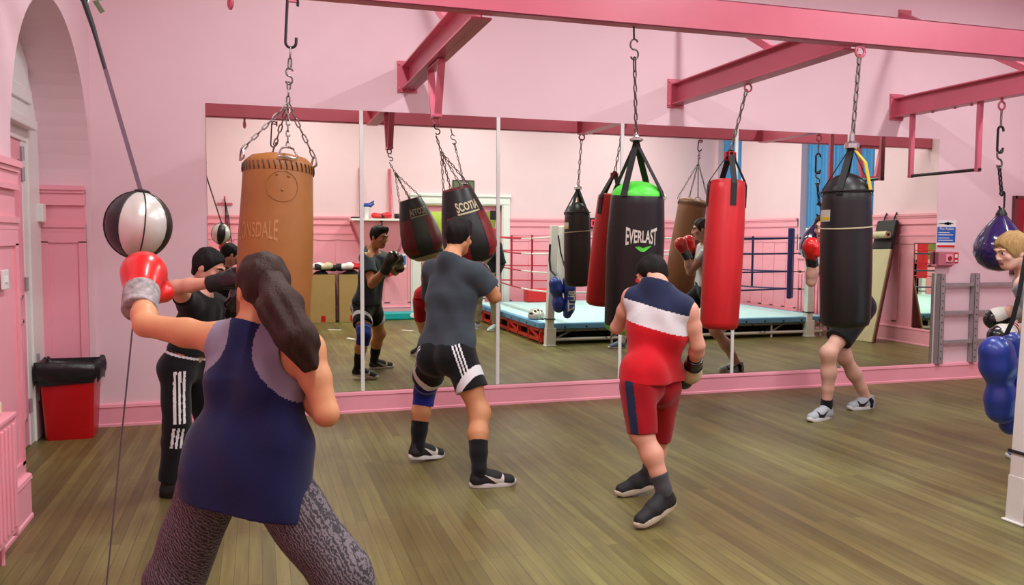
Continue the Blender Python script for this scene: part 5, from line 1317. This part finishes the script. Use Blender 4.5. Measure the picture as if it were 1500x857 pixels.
SK_F = skin_mat('tanned_skin', (204, 144, 102)); SK_L = skin_mat('light_skin', (222, 164, 140)); SK_P = skin_mat('pale_skin', (226, 178, 158))
BLK = cloth_mat('black_cloth', (17, 17, 20)); CHAR = cloth_mat('charcoal_tshirt_cloth', (58, 67, 75)); NAVY = cloth_mat('navy_cloth', (20, 24, 66)); WHT = cloth_mat('white_cloth', (226, 226, 230), 0.03)
REDC = cloth_mat('red_cloth', (200, 20, 34)); REDD = cloth_mat('dark_red_shorts_cloth', (158, 14, 28)); NAVY2 = cloth_mat('dark_navy_cloth', (34, 42, 72)); GREYM = cloth_mat('pale_grey_mesh', (128, 124, 140)); GREYT = cloth_mat('light_grey_cloth', (150, 152, 158)); KHAKI = cloth_mat('khaki_cloth', (124, 116, 92)); ROYAL = cloth_mat('blue_knit', (30, 44, 140))
H_BLK = hair_mat('black_hair', (22, 19, 18)); H_BRN = hair_mat('dark_brown_hair', (50, 33, 26)); H_FAIR = hair_mat('fair_hair', (166, 132, 84)); H_GRY = hair_mat('dark_greying_hair', (54, 46, 44))
SHOEB = mat('black_shoe_knit', (26, 27, 30), 0.7, var=0.15, vscale=60, bump=0.2, bscale=150); SHOEG = mat('pale_grey_shoe_knit', (176, 184, 190), 0.6, var=0.08, vscale=60, bump=0.2, bscale=150); SOLEW = mat('white_sole', (220, 220, 220), 0.5, var=0.03); SOLEC = mat('cream_sole', (196, 186, 166), 0.5, var=0.05)
GLB = mat('black_glove_leather', (20, 22, 26), 0.22, var=0.1, coat=0.35); GLR = mat('red_glove_leather', (208, 26, 26), 0.28, var=0.06, coat=0.25); WRAP = mat('grey_checked_wrap', (150, 142, 142), 0.8, var=0.4, vscale=45)

def seam_stripes(p, q, n, gap, lo, hi, ang, base=0, val=1, width=0.012):
    """face picker: parallel stripes running down the outside of a leg"""
    J = p.J; a, b = J['hip'+q], J['kn'+q]
    ax = norm(b-a); sgn = 1 if q == 'R' else -1; out = norm(p.hr*sgn-ax*(ax@(p.hr*sgn))); fr = np.cross(ax, out)*1.0
    L = np.linalg.norm(b-a); ca, sa = math.cos(ang), math.sin(ang)
    o2 = out*ca+fr*sa; f2 = -out*sa+fr*ca
    def f(C):
        Q = C-a; tt = Q@ax; x = Q@f2; y = Q@o2; m = (tt > lo*L) & (tt < hi*L) & (y > 0.03)
        r = np.zeros(len(C), bool)
        for i in range(n):
            c0 = (i-(n-1)/2)*gap; r |= np.abs(x-c0) < width/2
        return m & r
    return f

# ---- 1: woman in the navy vest, back to the camera
W = dict(head=at(384, 424, 2.80), face=(-0.30, 0.95, -0.06), neck=at(374, 478, 2.78), shL=at(322, 497, 2.86), shR=at(450, 512, 2.66),
         elL=at(213, 476, 3.02), wrL=at(207, 432, 3.20), elR=at(478, 606, 2.60), wrR=at(440, 560, 2.80), hipL=at(316, 690, 2.80), hipR=at(390, 690, 2.68))
W['knL'] = at(256, 850, 2.86); W['knR'] = at(500, 842, 2.60); W['anL'] = W['knL']+V(-0.07, -0.06, 0); W['anL'][2] = 0.10; W['anR'] = W['knR']+V(0.10, -0.16, 0); W['anR'][2] = 0.10; W['glute'] = 0.3
p = orient(W); t = thing('person', (p.hc[0], p.hc[1], 0), 'person in navy vest and patterned leggings, punching the silver ball at left', 'person')
B = 0.86
make_body(t, p, B, SK_F, hs=0.93)
def wm(C):
    u = (C-p.hc)@p.up; x = (C-p.hc)@p.rt; o = np.zeros(len(C), int)
    hgt = p.L
    top = u > hgt*0.45
    dL = np.linalg.norm(C-p.J['shL'], axis=1); dR = np.linalg.norm(C-p.J['shR'], axis=1); o[top & ((dL < 0.135) | (dR < 0.165))] = 1
    return o
shirt(t, p, B, [NAVY, GREYM], 'vest_top', hem=-0.105, th=0.013, vest=True, neck=-0.01, matfn=wm, fold=0.006, skirt=0.15, skirt_w=(0.95, 1.8), h=0.0055, armhole=(0.058, 0.098), glute=0.7)
LEG = mat('patterned_leggings', (66, 62, 72), 0.8, var=0.0)
nt = LEG.node_tree; N = nt.nodes; L = nt.links; bs = N['Principled BSDF']
tc = N.new('ShaderNodeTexCoord'); mp = N.new('ShaderNodeMapping'); mp.inputs['Rotation'].default_value = (0.3, 0.5, 0.6); vo = N.new('ShaderNodeTexWave'); vo.wave_type = 'BANDS'; vo.inputs['Scale'].default_value = 34; vo.inputs['Distortion'].default_value = 7; vo.inputs['Detail'].default_value = 3; vo.inputs['Detail Scale'].default_value = 2.4
rr = N.new('ShaderNodeValToRGB'); rr.color_ramp.elements[0].position = .35; rr.color_ramp.elements[0].color = rgb((52, 47, 54)); rr.color_ramp.elements[1].position = .75; rr.color_ramp.elements[1].color = rgb((112, 105, 110))
L.new(tc.outputs['Object'], mp.inputs['Vector']); L.new(mp.outputs['Vector'], vo.inputs['Vector']); L.new(vo.outputs['Fac'], rr.inputs['Fac']); L.new(rr.outputs['Color'], bs.inputs['Base Color'])
trousers(t, p, B, [LEG], 'leggings', glute=0.25, waist=0.02, th=0.022, fold=0.004, ankr=0.062, kneer=0.108)
def tail(s, c, f, u, r):
    pass
hair_cap(t, p, H_BRN, hs=0.93, thick=0.014, tilt=0.5, nape=-0.05)
s = SDF(); hc = W['head']
s.path([hc-norm(W['face'])*0.09+V(0.0, 0, 0.02), at(412, 452, 2.62), at(432, 492, 2.56), at(452, 536, 2.55)], [0.045, 0.062, 0.055, 0.022], 0.04)
s.path([at(420, 470, 2.58), at(444, 500, 2.57), at(462, 524, 2.56)], [0.04, 0.04, 0.014], 0.03)
s.mesh('ponytail', H_BRN, 0.007, t, folds=lambda P: 0.005*np.sin(120*(P[..., 0]+0.5*P[..., 2]))*np.sin(20*P[..., 2]))
MB().tube([hc-norm(W['face'])*0.10+V(0.028*math.cos(a), 0, 0.02+0.028*math.sin(a)) for a in [2*PI*k/14 for k in range(14)]], 0.008, 6, closed=True).build('hair_tie', BLK, t, smooth=True)
glove(t, W['wrL'], W['elL'], at(216, 366, 3.42)-W['wrL'], GLR, WRAP, side=1, up=(0.3, -1, 0.2), sc=1.18)
glove(t, W['wrR'], W['elR'], at(424, 520, 2.98)-W['wrR'], GLR, WRAP, side=-1, sc=0.95)
for q, tv in (('L', (-0.3, 0.9)), ('R', (0.85, 0.4))): sock(t, p, q, BLK, 0.12, 0.9); shoe(t, p, q, SHOEB, SOLEW, tv, sc=0.92)

# ---- 2: boy in black behind the tan bag
W = dict(head=at(306, 392, 5.36), face=(0.82, -0.40, -0.42), hup=(0.3, -0.1, 1), neck=at(296, 432, 5.34), shL=at(318, 446, 5.50), shR=at(276, 446, 5.20), elR=at(258, 420, 5.02), wrR=at(322, 413, 4.90),
         elL=at(322, 500, 5.44), wrL=at(345, 452, 5.30), hipL=at(282, 540, 5.42), hipR=at(258, 540, 5.26), knR=at(259, 622, 5.22), anR=at(248, 706, 5.25), knL=at(306, 618, 5.50), anL=at(322, 694, 5.62))
p = orient(W); t = thing('person', (p.hc[0], p.hc[1], 0), 'person all in black with white trouser stripes, beside the tan leather punchbag', 'person'); B = 0.84
make_body(t, p, B, SK_L, hs=0.93); brows(t, p, H_BLK, .93)
shirt(t, p, B, [BLK], 'tshirt', hem=0.10, sleeve=0.5, seed=4)
st_ = seam_stripes(p, 'R', 3, 0.026, 0.05, 0.98, -0.75, width=0.015); J2 = dict(p.J); pk = orient(J2); pk.J['hipR'] = p.J['knR']; pk.J['knR'] = p.J['anR']
st2 = seam_stripes(pk, 'R', 3, 0.026, 0.0, 0.35, -0.7, width=0.015)
def tm(C):
    o = (st_(C) | st2(C)).astype(int); u = (C-p.hc)@p.up; o[(u > 0.078) & (u < 0.092)] = 1; return o
trousers(t, p, B, [BLK, WHT], 'tracksuit_trousers', waist=0.10, matfn=tm, h=0.006, ankr=0.070, kneer=0.092)
hair_cap(t, p, H_BLK, hs=0.93)
glove(t, W['wrR'], W['elR'], at(352, 406, 4.86)-W['wrR'], GLB, M['blackweb'], side=-1, sc=0.95); glove(t, W['wrL'], W['elL'], at(356, 420, 5.2)-W['wrL'], GLB, M['blackweb'], side=1, sc=0.95)
for q, tv in (('R', (0.9, -0.3)), ('L', (0.9, -0.1))): shoe(t, p, q, SHOEB, mat('black_sole', (24, 24, 26), 0.6), tv, sc=0.98, stripe=1)

# ---- 3: man in the grey t-shirt
W = dict(head=V(1.295, 5.47, 1.560), face=(0.62, 0.74, -0.22), neck=at(660, 379, 5.40), shL=at(635, 397, 5.56), shR=at(697, 401, 5.26), elR=V(1.50, 5.30, 1.165), wrR=V(1.51, 5.52, 1.245), elL=at(632, 452, 5.78), wrL=at(655, 412, 5.92),
         hipL=at(634, 524, 5.40), hipR=at(674, 522, 5.22), knL=V(1.10, 5.66, 0.485), knR=at(702, 604, 5.10), anL=at(612, 655, 5.60), anR=at(702, 688, 4.94))
p = orient(W); t = thing('person', (p.hc[0], p.hc[1], 0), 'person in charcoal t-shirt, black shorts and blue knee support', 'person'); B = 0.97
make_body(t, p, B, SK_F, h=0.006, hs=1.0); brows(t, p, H_BLK)
shirt(t, p, B, [CHAR], 'tshirt', hem=0.055, sleeve=0.62, th=0.019, seed=2, fold=0.008, sl_r=1.22, neck=0.004)
s3 = seam_stripes(p, 'R', 3, 0.022, -0.3, 0.50, 0.95, width=0.011); bl = seam_stripes(p, 'R', 1, 0.1, 0.38, 0.75, 0.9, width=0.13)
sl = seam_stripes(p, 'L', 3, 0.022, -0.3, 0.50, -0.6, width=0.011); bl2 = seam_stripes(p, 'L', 1, 0.1, 0.38, 0.75, -0.6, width=0.12)
def sm(C):
    o = np.zeros(len(C), int); 
    for k, q, a in ((s3, 'R', bl), (sl, 'L', bl2)):
        J = p.J; ax = norm(J['kn'+q]-J['hip'+q]); tt = (C-J['hip'+q])@ax
        w_ = (C-J['hip'+q])@p.hr*(1 if q == 'R' else -1); g_ = tt+0.95*w_
        o[k(C) & (g_ < 0.24)] = 1; o[(w_ > (-0.05 if q == 'R' else 0.03)) & (g_ > 0.225) & (g_ < 0.31)] = 1
    return o
shorts(t, p, B, [BLK, WHT], 'shorts', waist=0.11, leg=0.60, th=0.016, flare=1.3, matfn=sm, h=0.006, seed=5)
hair_cap(t, p, H_BLK, thick=0.014, tilt=0.6, nape=-0.035, extra=lambda s, c, f, u, r: s.caps(c+f*0.05+u*0.10-r*.03, c+f*0.06+u*0.105+r*.03, 0.028, 0.028, 0.03))
J = W; s = SDF(); kn = J['knL']; a_ = norm(J['hipL']-kn); b_ = norm(J['anL']-kn)
s.caps(kn+a_*0.13, kn, 0.090, 0.075, 0.02); s.caps(kn, kn+b_*0.13, 0.075, 0.074, 0.02)
def km(C): d = (C-kn)@a_; return ((d > 0.075) & (d < 0.09)).astype(int)
s.mesh('knee_support', [ROYAL, cloth_mat('knee_support_band', (110, 130, 196))], 0.006, t, cut=[(kn+a_*0.11, a_), (kn+b_*0.10, b_)], matfn=km)
for q, tv, pt_ in (('L', (0.86, 0.40), 0.12), ('R', (0.95, -0.06), 0.0)):
    sock(t, p, q, BLK, 0.19 if q == 'L' else 0.19, 1.0); shoe(t, p, q, SHOEB, SOLEW, tv, swoosh=M['logo'], pitch=pt_, sc=1.03)
glove(t, W['wrR'], W['elR'], V(1.475, 5.63, 1.34)-W['wrR'], GLB, M['blackweb'], side=-1, up=(0.8, -0.3, 0.2), sc=1.05, mtrim=M['logo']); glove(t, W['wrL'], W['elL'], W['wrL']+V(0.05, 0.05, 0.12)-W['wrL'], GLB, M['blackweb'], side=1, up=(-0.6, 0.2, 0.3), sc=1.05)

# ---- 4: boy in the striped vest and red shorts
W = dict(head=at(955, 402, 4.36), face=(-0.62, 0.62, -0.48), hup=(-0.25, 0.3, 1), neck=at(962, 416, 4.26), shL=at(926, 436, 4.34), shR=at(1008, 456, 4.10), elL=at(904, 480, 4.50), wrL=at(930, 456, 4.70), elR=at(1022, 506, 4.10), wrR=at(1016, 534, 4.22),
         hipL=at(934, 566, 4.16), hipR=at(972, 566, 4.34), knL=at(940, 634, 4.12), anL=at(972, 716, 4.02), knR=at(963, 640, 4.44), anR=at(950, 697, 4.52), glute=0.4)
p = orient(W); t = thing('person', (p.hc[0], p.hc[1], 0), 'person in navy, white and red sleeveless top and long red shorts', 'person'); B = 0.89
make_body(t, p, B, SK_L, hs=0.86, h=0.007); brows(t, p, H_BLK, .86)
def vm(C):
    n = norm(p.up+0.14*p.rt); u = (C-p.sc)@n; o = np.full(len(C), 2); o[u > -0.125] = 1; o[u > -0.01] = 0; return o
shirt(t, p, B, [NAVY2, WHT, REDC], 'sleeveless_top', hem=0.045, glute=0.2, skirt=0.005, skirt_r=0.86, th=0.022, vest=True, matfn=vm, h=0.006, neck=0.01, fold=0.005, seed=6)
ss = seam_stripes(p, 'L', 1, .1, -0.6, 1.2, 0.0, width=0.052)
shorts(t, p, B, [REDD, NAVY2], 'shorts', glute=0.4, waist=0.10, leg=1.02, th=0.014, flare=1.36, matfn=lambda C: ss(C).astype(int), h=0.006, fold=0.006, seed=8)
hair_cap(t, p, H_BLK, hs=0.87, thick=0.014, tilt=0.45, nape=-0.03)
glove(t, W['wrL'], W['elL'], at(938, 440, 4.86)-W['wrL'], M['cream'], GLB, side=1, sc=0.95); glove(t, W['wrR'], W['elR'], at(1010, 556, 4.34)-W['wrR'], M['cream'], GLB, side=-1, up=(0.2, -1, 0), sc=0.92, mtrim=GLB)
s = SDF(); d = norm(at(1010, 556, 4.34)-W['wrR']); s.ell(W['wrR']+d*0.13+V(-.03, .02, -.02), (0.055, 0.055, 0.06), k=0.01); s.mesh('glove_palm', GLB, 0.006, t)
SOCKG = cloth_mat('dark_grey_sock', (74, 74, 78))
for q, tv, pt_ in (('L', (-0.95, -0.30), 0.30), ('R', (-0.95, -0.05), 0.16)): sock(t, p, q, SOCKG, 0.09, 1.02, 'sock'); shoe(t, p, q, SHOEB, SOLEC, tv, pitch=pt_, sc=1.05, stripe=1)

# ---- 5: man behind the plain black bag
W = dict(head=V(4.85, 6.30, 1.665), face=(-0.90, -0.38, -0.16), neck=V(4.93, 6.28, 1.50), shL=V(4.99, 6.08, 1.43), shR=V(4.87, 6.43, 1.43), elL=V(4.97, 5.92, 1.20), wrL=V(4.88, 6.0, 1.40), elR=V(4.72, 6.30, 1.18), wrR=V(4.68, 6.25, 1.39),
         hipL=V(5.06, 6.04, 0.96), hipR=V(4.98, 6.28, 0.96), knL=at(1214, 517, 5.98), anL=at(1211, 592, 6.02), knR=at(1236, 522, 6.28), anR=at(1272, 588, 6.30))
p = orient(W); t = thing('person', (p.hc[0], p.hc[1], 0), 'person in black shorts and red gloves, half hidden behind a black punchbag', 'person'); B = 0.98
make_body(t, p, B, SK_P, h=0.0065); brows(t, p, H_GRY)
shirt(t, p, B, [WHT], 'tshirt', hem=0.0, sleeve=0.5, seed=3); shorts(t, p, B, [BLK], 'shorts', waist=0.1, leg=0.72, th=0.02, flare=1.4, seed=9); hair_cap(t, p, H_GRY, tilt=0.55)
glove(t, W['wrL'], W['elL'], V(-0.06, 0.03, 0.15), GLR, GLB, side=-1, up=(-0.9, -0.2, 0.2), sc=1.12); glove(t, W['wrR'], W['elR'], V(-0.06, -0.05, 0.14), GLR, GLB, side=1, up=(-0.9, 0.2, 0.2), sc=1.05)
for q, tv in (('L', (-0.95, -0.30)), ('R', (-0.95, -0.12))): sock(t, p, q, BLK, 0.055, 1.0); shoe(t, p, q, SHOEG, SOLEW, tv, swoosh=M['blackweb'], sc=1.1)

# ---- 6: fair-haired boxer beyond the ring post
W = dict(head=at(1482, 368, 4.40), face=(-0.93, 0.20, -0.26), hup=(-0.25, 0, 1), neck=at(1502, 398, 4.42), shL=at(1500, 418, 4.20), shR=at(1500, 412, 4.50), elL=at(1520, 475, 4.16), wrL=at(1490, 486, 4.32), elR=at(1508, 464, 4.54), wrR=at(1484, 458, 4.46),
         hipL=V(5.16, 4.02, 0.86), hipR=V(5.18, 4.28, 0.86), knL=V(4.98, 3.98, 0.46), knR=V(5.16, 4.38, 0.46), anL=V(4.95, 3.97, 0.11), anR=V(5.26, 4.42, 0.11))
p = orient(W); t = thing('person', (p.hc[0], p.hc[1], 0), 'fair-haired person in light grey t-shirt leaning in beside the white ring post', 'person'); B = 0.88
make_body(t, p, B, SK_P, h=0.0055, hs=0.98); brows(t, p, H_FAIR, .98)
shirt(t, p, B, [GREYT], 'tshirt', hem=0.0, sleeve=0.55, seed=7); shorts(t, p, B, [GREYT], 'shorts', waist=0.1, leg=1.0, th=0.02, flare=1.3, seed=1)
hair_cap(t, p, H_FAIR, hs=0.98, thick=0.022, tilt=0.42, nape=-0.03, fringe=0.012, line=-0.008, h=0.0055, rough=0.005)
glove(t, W['wrL'], W['elL'], at(1452, 492, 4.36)-W['wrL'], GLB, M['logo'], side=-1, up=(0, -0.6, 1), sc=1.05, mtrim=M['red'], patch=M['logo']); glove(t, W['wrR'], W['elR'], at(1456, 466, 4.52)-W['wrR'], GLB, M['logo'], side=1, up=(0, -.5, 1), sc=1.02, mtrim=M['red'], patch=M['logo'])
for q, tv in (('L', (-0.95, 0.1)), ('R', (-0.7, 0.7))): sock(t, p, q, WHT, 0.08, .9); shoe(t, p, q, mat('blue_grey_shoe', (96, 112, 148), .6, var=.1), SOLEW, tv, sc=0.96)

# ---- 7: person in black top and khaki trousers by the ring (mirror only)
W = dict(head=V(3.690, 1.20, 1.60), face=(-0.8, 0.6, -0.1), neck=V(3.730, 1.18, 1.47), shL=V(3.670, 1.00, 1.42), shR=V(3.850, 1.36, 1.42), elL=V(3.610, 0.96, 1.13), wrL=V(3.510, 1.06, 0.95), elR=V(3.910, 1.42, 1.13), wrR=V(3.810, 1.48, 0.94), handL=(-0.3, 0.3, -0.9), handR=(-0.3, 0.2, -0.9),
         hipL=V(3.690, 1.06, 0.92), hipR=V(3.810, 1.26, 0.92), knL=V(3.590, 1.02, 0.50), knR=V(3.810, 1.34, 0.50), anL=V(3.590, 1.0, 0.11), anR=V(3.830, 1.36, 0.11))
p = orient(W); t = thing('person', (p.hc[0], p.hc[1], 0), 'person in black top and khaki trousers standing by the ring edge, seen in the mirror', 'person'); B = 0.98
make_body(t, p, B, SK_L, h=0.008); brows(t, p, H_BLK)
shirt(t, p, B, [BLK], 'long_sleeved_top', hem=-0.03, sleeve=1.02, th=0.016, seed=5); 
s = SDF()
for q in 'LR': s.caps(W['el'+q], W['wr'+q], 0.056, 0.044, 0.02)
s.mesh('sleeve_ends', BLK, 0.008, t)
trousers(t, p, B, [KHAKI], 'trousers', waist=0.1, th=0.018, ankr=0.075, kneer=0.088); hair_cap(t, p, H_BLK)
for q, tv in (('L', (-0.9, 0.35)), ('R', (-0.8, 0.6))): shoe(t, p, q, SHOEG, SOLEW, tv, sc=1.05)
# ------------------------------------------------------------------ light: two rows of fluorescent battens under the ceiling, plus an added corridor light
def area(loc, sx, sy, power, col=(0.96, 1.0, 0.99)):
    l = bpy.data.lights.new('area_light', 'AREA'); l.shape = 'RECTANGLE'; l.size = sx; l.size_y = sy; l.energy = power; l.color = col
    o = bpy.data.objects.new('area_light', l); COL.objects.link(o); o.location = loc; return o
for x in (0.7, 3.9, 7.1):
    for y in (0.6, 2.3, 5.0): area((x, y, ZC-0.3), 0.16, 1.5, 54 if y < 1 else 66)
cl = area((3.8, YB-0.7, 2.6), 1.2, 0.4, 14, (1, 1, 0.9))  # added area light that brightens the corridor wall behind the door glass
w = bpy.data.worlds.new('world'); SC.world = w; w.use_nodes = True
w.node_tree.nodes['Background'].inputs['Color'].default_value = (0.75, 0.85, 1, 1); w.node_tree.nodes['Background'].inputs['Strength'].default_value = 0.6
SC.view_settings.view_transform = 'Standard'; SC.view_settings.look = 'None'; SC.view_settings.gamma = 1.0; SC.view_settings.use_curve_mapping = False
SC.view_settings.exposure = -0.02
SC.cycles.max_bounces = 8; SC.cycles.diffuse_bounces = 4; SC.cycles.glossy_bounces = 5; SC.cycles.transmission_bounces = 6
SC.cycles.sample_clamp_indirect = 6.0; SC.cycles.caustics_reflective = False; SC.cycles.caustics_refractive = False
